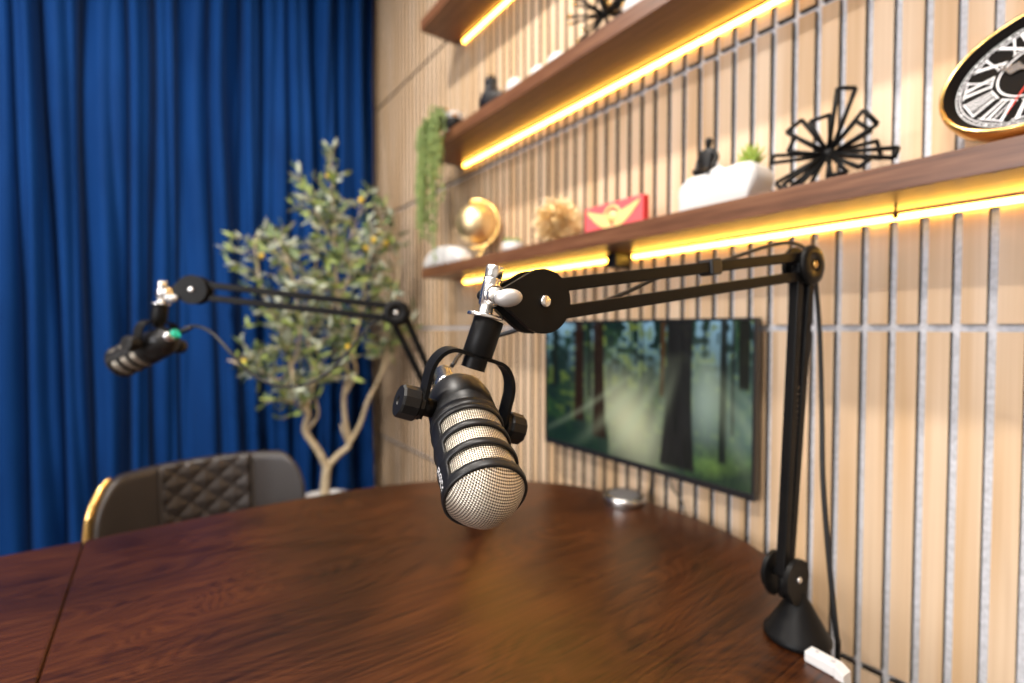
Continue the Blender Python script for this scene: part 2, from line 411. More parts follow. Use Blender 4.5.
# ------------------------------------------------------------------ television
def television():
    XF = .962
    tl = onX(545, 320, XF); br = onX(754, 502, XF); tr = onX(755, 319, XF)
    y1, y0 = tl.y, br.y; z1 = (tl.z + tr.z) / 2; z0 = (br.z + onX(546, 442, XF).z) / 2
    t = thing('television', 'black flat television showing a sunlit redwood forest, mounted on the slats', 'television', (XF + .02, (y0 + y1) / 2, z0))
    b = nb()
    e = .006; eb = .014
    box(b, XF, XF + .022, y0, y1, z0, z0 + eb, bev=.0015); box(b, XF, XF + .022, y0, y1, z1 - e, z1, bev=.0015)
    box(b, XF, XF + .022, y0, y0 + e, z0 + eb, z1 - e); box(b, XF, XF + .022, y1 - e, y1, z0 + eb, z1 - e)
    part('bezel', b, 'bezel', t)
    b = nb(); box(b, XF + .004, XF + .030, y0 + .003, y1 - .003, z0 + .003, z1 - .003, bev=.003); part('back_cover', b, 'blackp', t)
    b = nb(); box(b, XF + .030, WX - T, (y0 + y1) / 2 - .1, (y0 + y1) / 2 + .1, z0 + .1, z1 - .08); part('wall_mount', b, 'blackp', t)
    # flat picture on the screen: vertex colours (generated)
    NU, NV = 260, 150
    u = np.linspace(0, 1, NU)[None, :]; u = (1 / (1 / 391 - .0008965 * u) - 391) / 211; v = np.linspace(0, 1, NV)[:, None]
    rs = np.random.RandomState(3)
    def vn(nx, ny, seed):
        r = np.random.RandomState(seed).rand(ny + 2, nx + 2); x = u * nx; y = v * ny
        xi = x.astype(int); yi = y.astype(int); fx = x - xi; fy = y - yi
        fx = fx * fx * (3 - 2 * fx); fy = fy * fy * (3 - 2 * fy)
        return (r[yi, xi] * (1 - fx) + r[yi, xi + 1] * fx) * (1 - fy) + (r[yi + 1, xi] * (1 - fx) + r[yi + 1, xi + 1] * fx) * fy
    n1 = vn(14, 9, 1); n2 = vn(40, 24, 2); n3 = vn(90, 45, 3); n4 = vn(26, 3, 4)
    fol = n1 * .25 + n2 * .25 + n3 * .2 + vn(60, 7, 6) * .3
    def C(*c): return np.array(c, float)[None, None, :]
    def mix(a, c, f): f = np.clip(f, 0, 1)[..., None]; return a * (1 - f) + c * f
    img = np.zeros((NV, NU, 3)) + C(.010, .032, .030)
    img = mix(img, C(.035, .085, .035), (fol - .40) * 3 + 0 * u)
    sky = np.clip(1 - v / .42, 0, 1) * np.clip((n4 * .6 + n2 * .55 - .48) * 5 - .3, 0, 1)
    img = mix(img, C(.30, .46, .58), sky * .85)
    img = mix(img, C(.15, .19, .05), np.clip((n2 - .62) * 4, 0, 1) * np.clip(1.1 - v, 0, 1))
    # sun-lit haze
    hz = np.exp(-((u - .36 - .16 * (v - .5)) / .15) ** 2 - ((v - .72) / .32) ** 2)
    img = mix(img, C(.58, .57, .40), hz * .85)
    hz2 = np.exp(-((u - .77) / .10) ** 2 - ((v - .50) / .28) ** 2); img = mix(img, C(.32, .38, .33), hz2 * .9)
    hz3 = np.exp(-((u - .97) / .08) ** 2 - ((v - .60) / .3) ** 2); img = mix(img, C(.17, .24, .22), hz3 * .7)
    g = np.clip((v - .70 - .10 * np.abs(u - .5)) * 6, 0, 1) * (u < .3); img = mix(img, C(.014, .042, .032), g * .8)
    g = np.clip((v - .74) * 6, 0, 1) * np.clip((u - .68) * 8, 0, 1); img = mix(img, C(.15, .22, .07) * (.35 + fol[..., None] * 1.3), g * .8)
    g = np.clip((v - (.82 - .5 * (u - .98))) * 12, 0, 1) * (u > .66); img = mix(img, C(.02, .035, .04), g * .75)
    def trunk(c, wd, flare, top, bot, col, lean=0., al=.95):
        nonlocal img
        cc = c + lean * v; ww = wd * (1 + flare * np.clip(v - .35, 0, 1) ** 2 * 2)
        f = np.clip((ww - np.abs(u - cc)) / .008, 0, 1) * np.clip((bot - v) / .03, 0, 1) * np.clip((v - top) / .03 + 1, 0, 1)
        tex = .65 + .7 * vn(130, 6, 11)[..., None]
        img = mix(img, C(*col) * tex, f * al)
    trunk(.04, .014, 0, 0, .55, (.010, .016, .014)); trunk(.155, .024, .4, 0, .80, (.035, .014, .008)); trunk(.205, .010, 0, 0, .6, (.012, .015, .012))
    trunk(.245, .028, .6, 0, .90, (.032, .014, .008), .01); trunk(.46, .006, 0, 0, .45, (.02, .03, .02)); trunk(.40, .005, 0, 0, .4, (.02, .03, .025)); trunk(.34, .006, 0, 0, .38, (.02, .03, .02))
    trunk(.56, .015, 0, 0, .52, (.085, .042, .018), -.01); trunk(.64, .066, .45, 0, .98, (.026, .024, .024), -.01)
    trunk(.855, .020, .2, 0, .88, (.018, .024, .022), -.005); trunk(.90, .010, 0, 0, .7, (.022, .030, .028)); trunk(.955, .03, 0, 0, .42, (.022, .022, .018)); trunk(.76, .008, 0, 0, .25, (.015, .03, .03))
    # shafts fanning from the upper middle
    for (a, sx, st, wd_) in ((-.55, .62, .30, .035), (-.38, .64, .35, .03), (-.22, .66, .3, .03), (-.75, .6, .28, .02), (.35, .70, .22, .05), (.62, .66, .25, .045), (.95, .64, .2, .04)):
        d = np.abs((u - sx) - a * (v - .12)) ; f = np.exp(-(d / wd_) ** 2) * np.clip((v - .2) * 3, 0, 1) * np.clip((1.05 - v) * 3, 0, 1)
        img = mix(img, C(.45, .50, .36), f * st)
    bm = nb(); vv = [[None] * NU for _ in range(NV)]
    ys = y1 - e; ye = y0 + e; zs = z1 - e; ze = z0 + eb
    for j in range(NV):
        for i in range(NU):
            vv[j][i] = bm.verts.new((XF + .003, ys + (ye - ys) * i / (NU - 1), zs + (ze - zs) * j / (NV - 1)))
    bm.verts.index_update()
    for j in range(NV - 1):
        for i in range(NU - 1): bm.faces.new((vv[j][i], vv[j + 1][i], vv[j + 1][i + 1], vv[j][i + 1]))
    m = mat('forest_screen', (.004, .004, .004), .3); n = NT(m)
    a = n.n('ShaderNodeAttribute', attribute_name='picture'); n.l(a.outputs['Color'], n.b.inputs['Emission Color']); n.b.inputs['Emission Strength'].default_value = .85
    n.b.inputs['Specular IOR Level'].default_value = .1
    o = part('screen', bm, m, t, label='glowing forest picture with sunbeams', normals=False)
    ca = o.data.color_attributes.new('picture', 'FLOAT_COLOR', 'POINT')
    arr = np.ones((NV * NU, 4), np.float32); arr[:, :3] = (np.clip(img, 0, 1) ** 1.3 * 1.5).reshape(-1, 3); ca.data.foreach_set('color', arr.ravel())
    # cables hanging behind
    yc = onX(650, 480, .985).y
    b = nb()
    tube(b, [(.975, yc, z0 + .05), (.985, yc - .004, z0 - .02), (.985, yc + .006, TZ - .02), (.995, yc, .70), (.995, yc, .5)], .0022)
    part('power_cable', b, 'rubber', t)
    b = nb(); tube(b, [(.98, yc - .05, z0 + .04), (.99, yc - .06, z0 - .03), (.985, yc - .095, TZ + .01), (1.0, yc - .1, .66)], .0018); part('signal_cable', b, 'rubber', t)
television()

# ------------------------------------------------------------------ speaker puck on the table
def puck():
    c = onZ(626, 502, TZ); c.x = min(c.x, .905)
    t = thing('conference_speaker', 'round silver speaker puck lying on the table below the television', 'speaker', (c.x, c.y, TZ))
    m = Matrix.Translation((c.x, c.y, TZ)); R = .050
    b = nb(); lathe(b, [(R * .96, 0), (R, .003), (R, .016), (R * .97, .020), (R * .86, .0225), (R * .84, .0215)], m, 48); part('casing', b, 'steel', t)
    b = nb(); lathe(b, [(R * .84, .0205), (R * .6, .0225), (.001, .0232)], m, 48); part('top_mesh', b, mat('grey_speaker_cloth', (.16, .15, .15), .5, metal=.4), t)
    b = nb(); lathe(b, [(R * .9, .0), (R * .985, .0012), (R * .985, -.0)], m, 40, cap=False); part('base_ring', b, 'rubber', t)
puck()

# ------------------------------------------------------------------ boom arms
def plate(bm, pts_r, m, th):
    """hull of discs [(x,y,r)...] extruded th, in plane coordinates"""
    ps = []
    for x, y, r in pts_r:
        for k in range(40): ps.append((x + r * cos(2 * pi * k / 40), y + r * sin(2 * pi * k / 40)))
    ps = sorted(set(ps))
    def half(P):
        h = []
        for p in P:
            while len(h) >= 2 and (h[-1][0] - h[-2][0]) * (p[1] - h[-2][1]) - (h[-1][1] - h[-2][1]) * (p[0] - h[-2][0]) <= 1e-12: h.pop()
            h.append(p)
        return h
    lo = half(ps); hi = half(ps[::-1]); hull = lo[:-1] + hi[:-1]
    prism(bm, hull, th, m, bev=th * .3)
def boom_arm(label, B, E, H, tip, camdir, cable=True, strap=True):
    """B base on the table, E elbow, H head pivot, tip = small end of the head plates; all world"""
    B, E, H, tip = map(Vector, (B, E, H, tip)); up = Vector((0, 0, 1))
    t = thing('microphone_boom_arm', label, 'microphone arm', B)
    b = nb(); lathe(b, [(.038, 0), (.041, .002), (.041, .007), (.038, .010), (.016, .050), (.012, .056), (.011, .064)], Matrix.Translation(B), 40)
    part('base', b, 'black', t)
    rt_ = CR @ Vector((1, 0, 0)); L = B + up * .087 - rt_ * .018
    n = (H - E).cross(up).normalized()
    if n.dot(camdir) < 0: n = -n
    # n: horizontal disc axis toward the camera
    def disc(c, r, off, th, ax=n): return mtx(c + ax * off, ax), [(r, 0), (r, th * .55), (r * .93, th * .85), (r * .8, th)]
    ln = (E - L).cross(n).normalized()
    n2 = n
    # base knuckle: two plates, screw
    for s in (-1, 1):
        b = nb(); m = mtx(L + n * (s * .0125), n * s, up); plate(b, [(0, 0, .026), (-.022, 0, .013)], m, .006); pp = part('pivot_plate', b, 'black', t)
    b = nb(); lathe(b, [(.0045, 0), (.0045, .002), (.003, .003)], mtx(L + n * .0185, n), 20); part('screw', b, 'chrome', pp)
    b = nb(); tube(b, [L - n * .018, L + n * .018], .006, smooth=False); tube(b, [L, L - up * .03], .008, smooth=False); part('pivot_pin', b, 'black', t)
    # lower pair of bars
    d = (E - L).normalized(); side = d.cross(n).normalized()
    for s, nar in ((-1, .006), (1, .006)):
        b = nb(); sqbar(b, L + side * s * nar + d * .0, E + side * s * .0135, .0125, .0125, n); part('lower_bar', b, 'black', t)
    b = nb()
    sp = []
    for k in range(0, 181): 
        a = k / 180; c = L + (E - L) * (.12 + .5 * a) + side * 0
        sp.append(c + (side * cos(k * .9) + n * sin(k * .9)) * .0042)
    tube(b, sp, .0008, n=5, smooth=False); part('spring', b, 'steel', t)
    # elbow
    for s in (-1, 1):
        b = nb(); m = mtx(E + n * (s * .0085), n * s); lathe(b, [(.026, 0), (.026, .004), (.0245, .0065), (.018, .0075), (.0085, .0075), (.008, .006)], m, 48); pp = part('elbow_disc', b, 'black', t)
    b = nb(); lathe(b, [(.005, 0), (.005, .002), (.0035, .003)], mtx(E + n * .0145, n), 20); part('screw', b, 'gold' if cable else 'chrome', pp)
    b = nb(); tube(b, [E - n * .009, E + n * .009], .019, n=24, smooth=False); part('elbow_core', b, 'rubber', t)
    # upper pair of bars
    u = (H - E).normalized(); s2 = u.cross(n).normalized()
    if s2.z < 0: s2 = -s2
    for s in (-1, 1):
        b = nb(); sqbar(b, E + s2 * s * .0125 + u * .010, H + s2 * s * .0125 + u * 0, .0125, .0125, n); part('upper_bar', b, 'black', t)
    # head: two teardrop plates
    hd = (tip - H); hd = hd - n * hd.dot(n); hdl = hd.length; m0 = mtx(H, n, hd)
    ly = m0.inverted() @ tip
    for s in (-1, 1):
        b = nb(); m = mtx(H + n * (.0075 if s > 0 else -.0135), n, hd); plate(b, [(0, 0, .0280), (hdl * .82, 0, .0085)], m, .006); pp = part('head_plate', b, 'black', t)
    b = nb(); lathe(b, [(.0052, 0), (.0052, .0022), (.0042, .0032), (.001, .0034)], mtx(H + n * .0134, n), 24); part('screw', b, 'chrome', pp)
    b = nb(); tube(b, [H - n * .009, H + n * .009], .012, n=20, smooth=False); part('head_core', b, 'rubber', t)
    return t, dict(n=n, L=L, E=E, H=H, u=u, s2=s2, d=d, side=side)

# ------------------------------------------------------------------ microphone
def microphone(label, C, PV, pl, pr, stem_bot, stem_top, clampdir, R=.0308, writing=True, near=True):
    """C front rim centre, PV pivot centre, pl->pr pivot axis, stem from stem_bot up to stem_top"""
    C, PV = Vector(C), Vector(PV); z = (C - PV).normalized(); px = (Vector(pr) - Vector(pl)).normalized()
    px = (px - z * px.dot(z)).normalized()
    mm = mtx(C, -z, px)          # local z: 0 at the front rim, + toward the rear
    zp = (PV - C).length
    t = thing('microphone', label, 'microphone', PV)
    # --- shell with three slots on each side
    N = 144
    slots = [(.0080, .0232), (.0296, .0448), (.0512, .0660)]
    half = radians(74)
    def hw(dang, w_):
        """half height factor near the slot ends (rounded corners)"""
        arc = (half - abs(dang)) * R
        if arc <= 0: return 0
        rc = w_ * .55
        if arc >= rc: return 1
        q = 1 - arc / rc
        return .35 + .65 * sqrt(max(0, 1 - q * q))
    def prof(zz):
        r = R
        if zz < .004: r = R * (1.03 - .01 * (zz / .004))
        elif zz < .073:
            r = R * (1.02 - .035 * (zz / .073))
            for q in (.0042, .0264, .0480, .0690): r += R * .028 * math.exp(-((zz - q) / .0032) ** 2)
        return r
    b = nb(); rowsz = []
    for k in range(N + 1):
        th = 2 * pi * k / N
        th_ = th + radians(8); dd = min(abs(((th_ - pi / 2 + pi) % (2 * pi)) - pi), abs(((th_ - 3 * pi / 2 + pi) % (2 * pi)) - pi))
        zs = [0.0, .0015, .0045]
        for (a, c) in slots:
            mid = (a + c) / 2; h_ = (c - a) / 2 * hw(dd, c - a)
            zs += [mid - h_, mid - h_ * .5, mid, mid + h_ * .5, mid + h_, c + .0016, c + .0027, c + .0038]
        rowsz.append((th, dd, zs[:-1] + [.0715]))
    nr = len(rowsz[0][2]); ring = []
    for th, dd, zs in rowsz[:-1]:
        ring.append([b.verts.new((prof(q) * cos(th), prof(q) * sin(th), q)) for q in zs])
    for k in range(N):
        k2 = (k + 1) % N; mid_dd = (rowsz[k][1] + rowsz[k2][1]) / 2
        for j in range(nr - 1):
            ins = j >= 3 and ((j - 3) % 8) in (0, 1, 2, 3) and (j - 3) // 8 < 3
            if ins and (rowsz[k][1] < half and rowsz[k2][1] < half): continue
            vs = [ring[k][j], ring[k2][j], ring[k2][j + 1], ring[k][j + 1]]
            if (ring[k][j].co - ring[k][j + 1].co).length < 1e-6 and (ring[k2][j].co - ring[k2][j + 1].co).length < 1e-6: continue
            f = b.faces.new(vs); f.smooth = True
    bmesh.ops.remove_doubles(b, verts=b.verts[:], dist=1e-6)
    for v in b.verts: v.co = mm @ v.co
    o = shell_o = part('shell', b, 'body', t, normals=False)
    bm2 = nb(); bm2.from_mesh(o.data); bmesh.ops.recalc_face_normals(bm2, faces=bm2.faces[:]); bm2.to_mesh(o.data); bm2.free()
    md = o.modifiers.new('solid', 'SOLIDIFY'); md.thickness = .0022; md.offset = -1
    # --- rear housing
    Lr = zp + .042
    b = nb(); q = [(R * .955, .0700), (R * 1.0, .0705), (R * 1.0, .0790), (R * .955, .0800), (R * .93, .0810), (R * .965, .0822), (R * .960, zp + .009), (R * .94, zp + .017), (R * .86, zp + .027), (R * .66, zp + .037), (R * .42, Lr), (R * .40, Lr + .002)]
    lathe(b, q, mm, 72); part('rear_housing', b, 'body', t, smooth=True)
    b = nb(); lathe(b, [(R * .36, Lr - .004), (R * .36, Lr + .008), (R * .28, Lr + .010), (R * .28, Lr + (.026 if near else .011)), (R * .2, Lr + (.03 if near else .012))], mm @ Matrix.Translation((-.009, 0, -.004)), 32); part('cable_plug', b, 'steel', t)
    # --- mesh grille: inner sleeve and front dome, UVs in metres
    def uvmesh(name, verts_fn, nu, nv, wrap):
        bm = nb(); uvl = bm.loops.layers.uv.new('UVMap'); g = [[None] * (nv + 1) for _ in range(nu + 1)]; U = {}
        for i in range(nu + 1):
            for j in range(nv + 1):
                p, uv = verts_fn(i / nu, j / nv); v = bm.verts.new(mm @ Vector(p)); g[i][j] = v; U[v] = uv
        for i in range(nu):
            for j in range(nv):
                f = bm.faces.new((g[i][j], g[i + 1][j], g[i + 1][j + 1], g[i][j + 1])); f.smooth = True
                for l in f.loops: l[uvl].uv = U[l.vert]
        return part(name, bm, 'grille', t, normals=False)
    Ri = R * .935
    def sleeve(a, c):
        th = 2 * pi * a; zz = .003 + .068 * c
        s = Ri * th; return (Ri * cos(th), Ri * sin(th), zz), ((s + zz) * .7071, (s - zz) * .7071)
    uvmesh('mesh_sleeve', sleeve, 96, 4, True)
    Rd = R * .995; bul = .0235
    def dome(a, c):
        x = 2 * a - 1; y = 2 * c - 1
        # square to disc
        u_ = x * sqrt(max(0, 1 - y * y / 2)); v_ = y * sqrt(max(0, 1 - x * x / 2)); r = min(1, sqrt(u_ * u_ + v_ * v_))
        zz = -bul * (1 - r ** 2.1) + .002
        s = 1 + .16 * r * r
        return (u_ * Rd, v_ * Rd, zz), ((u_ + v_) * Rd * .7071 * s, (u_ - v_) * Rd * .7071 * s)
    uvmesh('mesh_dome', dome, 40, 40, False)
    b = nb(); ri = []
    lathe(b, [(R * .985, .0030), (R * .995, .0004), (R * 1.015, -.0002), (R * 1.035, .0014), (R * 1.03, .0045)], mm, 96, cap=False); part('front_rim', b, 'body', t, smooth=True)
    # --- yoke and knobs
    PVl = PV - px * .0415; PVr = PV + px * .0415
    st = (Vector(stem_top) - Vector(stem_bot)).normalized(); sb = Vector(stem_bot)
    st = (st - px * st.dot(px)).normalized()
    ys = st
    hy = (sb - PV).dot(ys); off = (sb - PV) - ys * hy; 
    w0 = .0395; path = []
    path.append((-w0, -.010)); path.append((-w0, .0)); path.append((-w0, hy * .50)); 
    for k in range(0, 13):
        a = pi / 2 * k / 12; path.append((-w0 + .020 * (1 - cos(a)) - 0, hy * .50 + (hy * .50) * sin(a)))
    full = path + [(-x, y) for x, y in path[::-1]]
    wd = ys.cross(px).normalized(); b = nb(); prev = None; th = .0034; W = .0092
    ringsv = []
    for i, (x, y) in enumerate(full):
        xa, ya = full[max(i - 1, 0)]; xb, yb = full[min(i + 1, len(full) - 1)]
        tx, ty = xb - xa, yb - ya; l = math.hypot(tx, ty) or 1; nx, ny = -ty / l, tx / l
        wloc = W * (1.0 if i > 0 and i < len(full) - 1 else .7)
        sh = off * max(0, min(1, y / hy))
        base = PV + px * x + ys * y + sh; nn = px * nx + ys * ny
        ringsv.append([b.verts.new(base + wd * (s * wloc) + nn * (q * th / 2)) for s, q in ((-1, -1), (1, -1), (1, 1), (-1, 1))])
    for a, c in zip(ringsv, ringsv[1:]):
        for q in range(4): b.faces.new((a[q], a[(q + 1) % 4], c[(q + 1) % 4], c[q]))
    b.faces.new(ringsv[0]); b.faces.new(ringsv[-1][::-1])
    bmesh.ops.recalc_face_normals(b, faces=b.faces[:])
    o = part('yoke', b, 'black', t); md = o.modifiers.new('bev', 'BEVEL'); md.width = .0006; md.segments = 2; md.limit_method = 'ANGLE'
    for s in (-1, 1):
        m = mtx(PV + px * (s * .0405), px * s, ys)
        b = nb(); lathe(b, [(.0125, 0), (.0125, .003), (.0135, .0035), (.0148, .005), (.0142, .0175), (.0130, .0195), (.0040, .0197), (.0034, .0185)], m, 12)
        k = part('knob', b, 'blackp', t)
        for f in k.data.polygons: f.use_smooth = False
        b = nb(); tube(b, [PV + px * s * .028, PV + px * s * .041], .008, smooth=False, n=20); part('pivot_pin', b, 'black', t)
    # --- stem: threaded end, collar, washer
    S0 = sb; 
    ms = mtx(S0, st)
    b = nb(); pr_ = [(.0105, -.0115)]
    for k in range(5): pr_ += [(.0112, -.0110 + k * .0019), (.0100, -.0101 + k * .0019)]
    pr_ += [(.0108, -.0015), (.0108, .001)]
    lathe(b, pr_, ms, 32); part('threaded_stud', b, 'black', t)
    b = nb(); lathe(b, [(.0125, .0005), (.0132, .0015), (.0132, .033), (.0125, .034)], ms, 40); part('collar', b, 'black', t)
    if writing:
        # flat print on the side band
        cu = bpy.data.curves.new('txt', 'FONT'); cu.body = 'RØDE'; cu.size = .0088; cu.align_x = 'CENTER'; cu.align_y = 'CENTER'
        ob = bpy.data.objects.new('txt', cu); COL.objects.link(ob); dg = bpy.context.evaluated_depsgraph_get(); me = bpy.data.meshes.new_from_object(ob.evaluated_get(dg)); bpy.data.objects.remove(ob)
        b = nb(); b.from_mesh(me)
        bmesh.ops.triangulate(b, faces=b.faces[:])
        for v in b.verts:
            a = pi + radians(-12 if SLOTSIDE > 0 else 12) + v.co.y / R * (1 if SLOTSIDE > 0 else -1); zz = .0215 - v.co.x * -1 if False else .0150 - v.co.x
            r = prof(zz) + .0004; v.co = mm @ Vector((r * cos(a), r * sin(a), zz))
        part('lettering', b, 'ink', shell_o, label='small white lettering', normals=False)
    return t, mm
SLOTSIDE = 1

def clamp_head(t, S, st, n, tip, knobdir):
    """nickel spigot, block and wing knob between the microphone collar (S) and the arm head (tip)"""
    st = Vector(st).normalized()
    ms = mtx(S, st)
    b = nb(); lathe(b, [(.0155, 0), (.0160, .0006), (.0160, .0026), (.0155, .0032)], ms, 40); part('washer', b, 'chrome', t)
    b = nb(); lathe(b, [(.0065, .003), (.0065, .010), (.0082, .011), (.0082, .034), (.0074, .035)], ms, 28)
    sg = part('spigot', b, 'chrome', t)
    b = nb(); lathe(b, [(.0080, .0345), (.0086, .0355), (.0086, .0445), (.0078, .0455)], ms, 6); part('spigot_nut', b, 'chrome', sg)
    c = S + st * .020
    b = nb(); tube(b, [c, Vector(tip)], .007, n=16, smooth=False); part('head_joint', b, 'chrome', t)
    kd = Vector(knobdir).normalized()
    b = nb(); lathe(b, [(.0088, .006), (.0095, .007), (.0095, .010), (.0075, .011)], mtx(c, kd), 28); part('clamp_ring', b, 'chrome', t)
    side = kd.cross(st).normalized()
    rr_ = CR @ Vector((1, 0, 0)); uu_ = CR @ Vector((0, 1, 0)); kc = c + kd * .034 - uu_ * .0035
    b = nb(); ball(b, kc, 1, 28, 16, sc=(.0116, .0075, .0065), rot=Matrix((rr_, uu_, rr_.cross(uu_))).transposed() @ Matrix.Rotation(radians(5), 3, 'Z')); wk = part('wing_knob', b, 'knobm', t)
    b = nb(); tube(b, [c, kc], .0058, n=18, smooth=False); part('knob_shaft', b, 'chrome', wk)
    b = nb(); tube(b, [c - kd * .006, c - kd * .013], .0042, n=14, smooth=False); ball(b, c - kd * .014, .0052); part('screw_end', b, 'black', t)

def cs(px_, py_, D): return at(px_, py_, D)

# main arm
B1 = onZ(797, 637, TZ)
E1 = at(802, 268, .675); H1 = at(536, 302, .434); tip1 = at(498, 296, .405)
toc = Vector((-.64, -.77, 0))
E1 = Vector((B1.x, B1.y + .0, E1.z))
arm1, A1 = boom_arm('black boom arm in front, standing by the white socket at the table corner', B1, E1, H1, tip1, toc, True)
mic1, mm1 = microphone('large black microphone in sharp focus hanging from the front arm', at(486, 497, .356), at(463, 416, .431), at(408, 408, .394), at(513, 430, .444),
    at(477, 356, .425), at(488, 316, .425), None)
st1 = (at(493, 277, .425) - at(476, 360, .425)).normalized()
clamp_head(mic1, at(477, 356, .425) + st1 * .034, st1, A1['n'], tip1, (at(507, 301, .392) - at(488, 302, .422)))

# main arm cable and strap
def arm1_cable():
    n = A1['n']
    t = thing('microphone_cable', 'black cable strapped to the front boom arm and hanging beside its post', 'cable', (B1.x + .05, B1.y, TZ))
    P = [at(452, 366, .50), at(462, 352, .53), at(478, 342, .53), at(500, 335, .51), at(560, 317, .475), at(620, 295, .51), at(660, 277, .545), at(700, 268, .585), at(735, 257, .615), at(765, 247, .645), at(792, 243, .665), at(810, 255, .69), at(816, 285, .70), at(820, 340, .70), at(822, 420, .69), at(823, 480, .68), at(829, 560, .67), at(836, 630, .665), at(838, 645, .675), at(836, 690, .70), at(834, 740, .72)]
    b = nb(); tube(b, P, [.0024, .0024, .0026, .0034, .0036], n=10); part('cord', b, 'rubber', t)
    c = A1['E'].lerp(A1['H'], .44) + A1['s2'] * .0125; u = A1['u']
    b = nb(); sqbar(b, c - u * .009, c + u * .009, .0185, .0185, n)
    part('strap', b, 'rubber', t)
arm1_cable()

# second arm, further along the table
SLOTSIDE = -1
B2 = Vector((.580, .915, TZ)); E2 = at(397, 313, 1.0); H2 = at(195, 290, .960); tip2 = at(170, 291, .94)
arm2, A2 = boom_arm('black boom arm behind, reaching in front of the olive tree', B2, E2, H2, tip2, toc, False)
mic2, mm2 = microphone('smaller-looking black microphone out of focus in front of the blue curtain', at(121, 362, .970), at(156, 345, .955), at(138, 344, .921), at(171, 346, .989),
    at(159, 322, .955), at(160, 303, .955), None, writing=False, near=False)
st2 = (at(163, 275, .955) - at(160, 322, .955)).normalized()
clamp_head(mic2, at(160, 322, .955) + st2 * .034, st2, A2['n'], tip2, (at(176, 292, .93) - at(163, 289, .95)))
def cable2():
    t = thing('microphone_cable', 'thin black cable with a teal ring looping from the rear microphone to its arm', 'cable', at(250, 375, .96))
    P = [at(170, 336, .97), at(180, 331, .97), at(195, 326, .96), at(212, 333, .955), at(230, 352, .95), at(252, 374, .955), at(275, 385, .96), at(300, 386, .97), at(325, 375, .98), at(345, 355, .985), at(365, 330, .99), at(385, 316, 1.0)]
    b = nb(); tube(b, P, .0030, n=8); part('cord', b, 'rubber', t)
    b = nb(); tube(b, [at(168, 338, .945), at(177, 333, .945)], .0090, n=16, smooth=False); part('colour_ring', b, 'teal', t, label='bright teal ring')
    b = nb(); tube(b, [at(162, 341, .960), at(169, 337.5, .960)], .0070, n=16, smooth=False); part('plug', b, 'steel', t)
    b = nb(); tube(b, [at(177, 333, .965), at(192, 327, .962)], [.0065, .004], n=12, smooth=False); part('plug_boot', b, 'rubber', t)
cable2()

# ------------------------------------------------------------------ white socket box on the table corner
def socket_box():
    c = at(825, 657, .655); c.z = TZ
    a = radians(-38)
    t = thing('power_socket_box', 'small white plastic socket box at the table corner beside the arm base', 'socket', (c.x, c.y, TZ), rotz=0)
    p0 = onZ(808, 648, TZ + .014); p1 = onZ(838, 664, TZ + .014); d = (p1 - p0).normalized(); s = Vector((0, 0, 1)).cross(d)
    m = Matrix.Translation((p0.x, p0.y, TZ)) @ Matrix(((d.x, s.x, 0), (d.y, s.y, 0), (0, 0, 1))).to_4x4()
    L = (p1 - p0).length
    b = nb(); box(b, 0, L, -.009, .009, .0005, .014, m, bev=.0018); bd_ = part('body', b, 'plastic', t)
    b = nb(); poly = [(0, .014), (.010, .008), (.012, -.022), (-.0, -.022), (0, 0)]
    mm_ = m @ Matrix.Translation((L, -.009, 0)) @ Matrix.Rotation(pi / 2, 4, 'X') @ Matrix.Translation((0, 0, -.018))
    prism(b, poly, .018, mm_, bev=.0006); part('end_cap', b, 'plastic', t)
    b = nb(); lathe(b, [(.0022, .0137), (.0022, .0146), (.001, .0146)], m @ Matrix.Translation((.010, .002, 0)), 12); part('button', b, 'label', bd_)
    b = nb(); box(b, L - .008, L - .003, -.003, .003, .0138, .0144, m); part('marking', b, 'label', bd_)
socket_box()

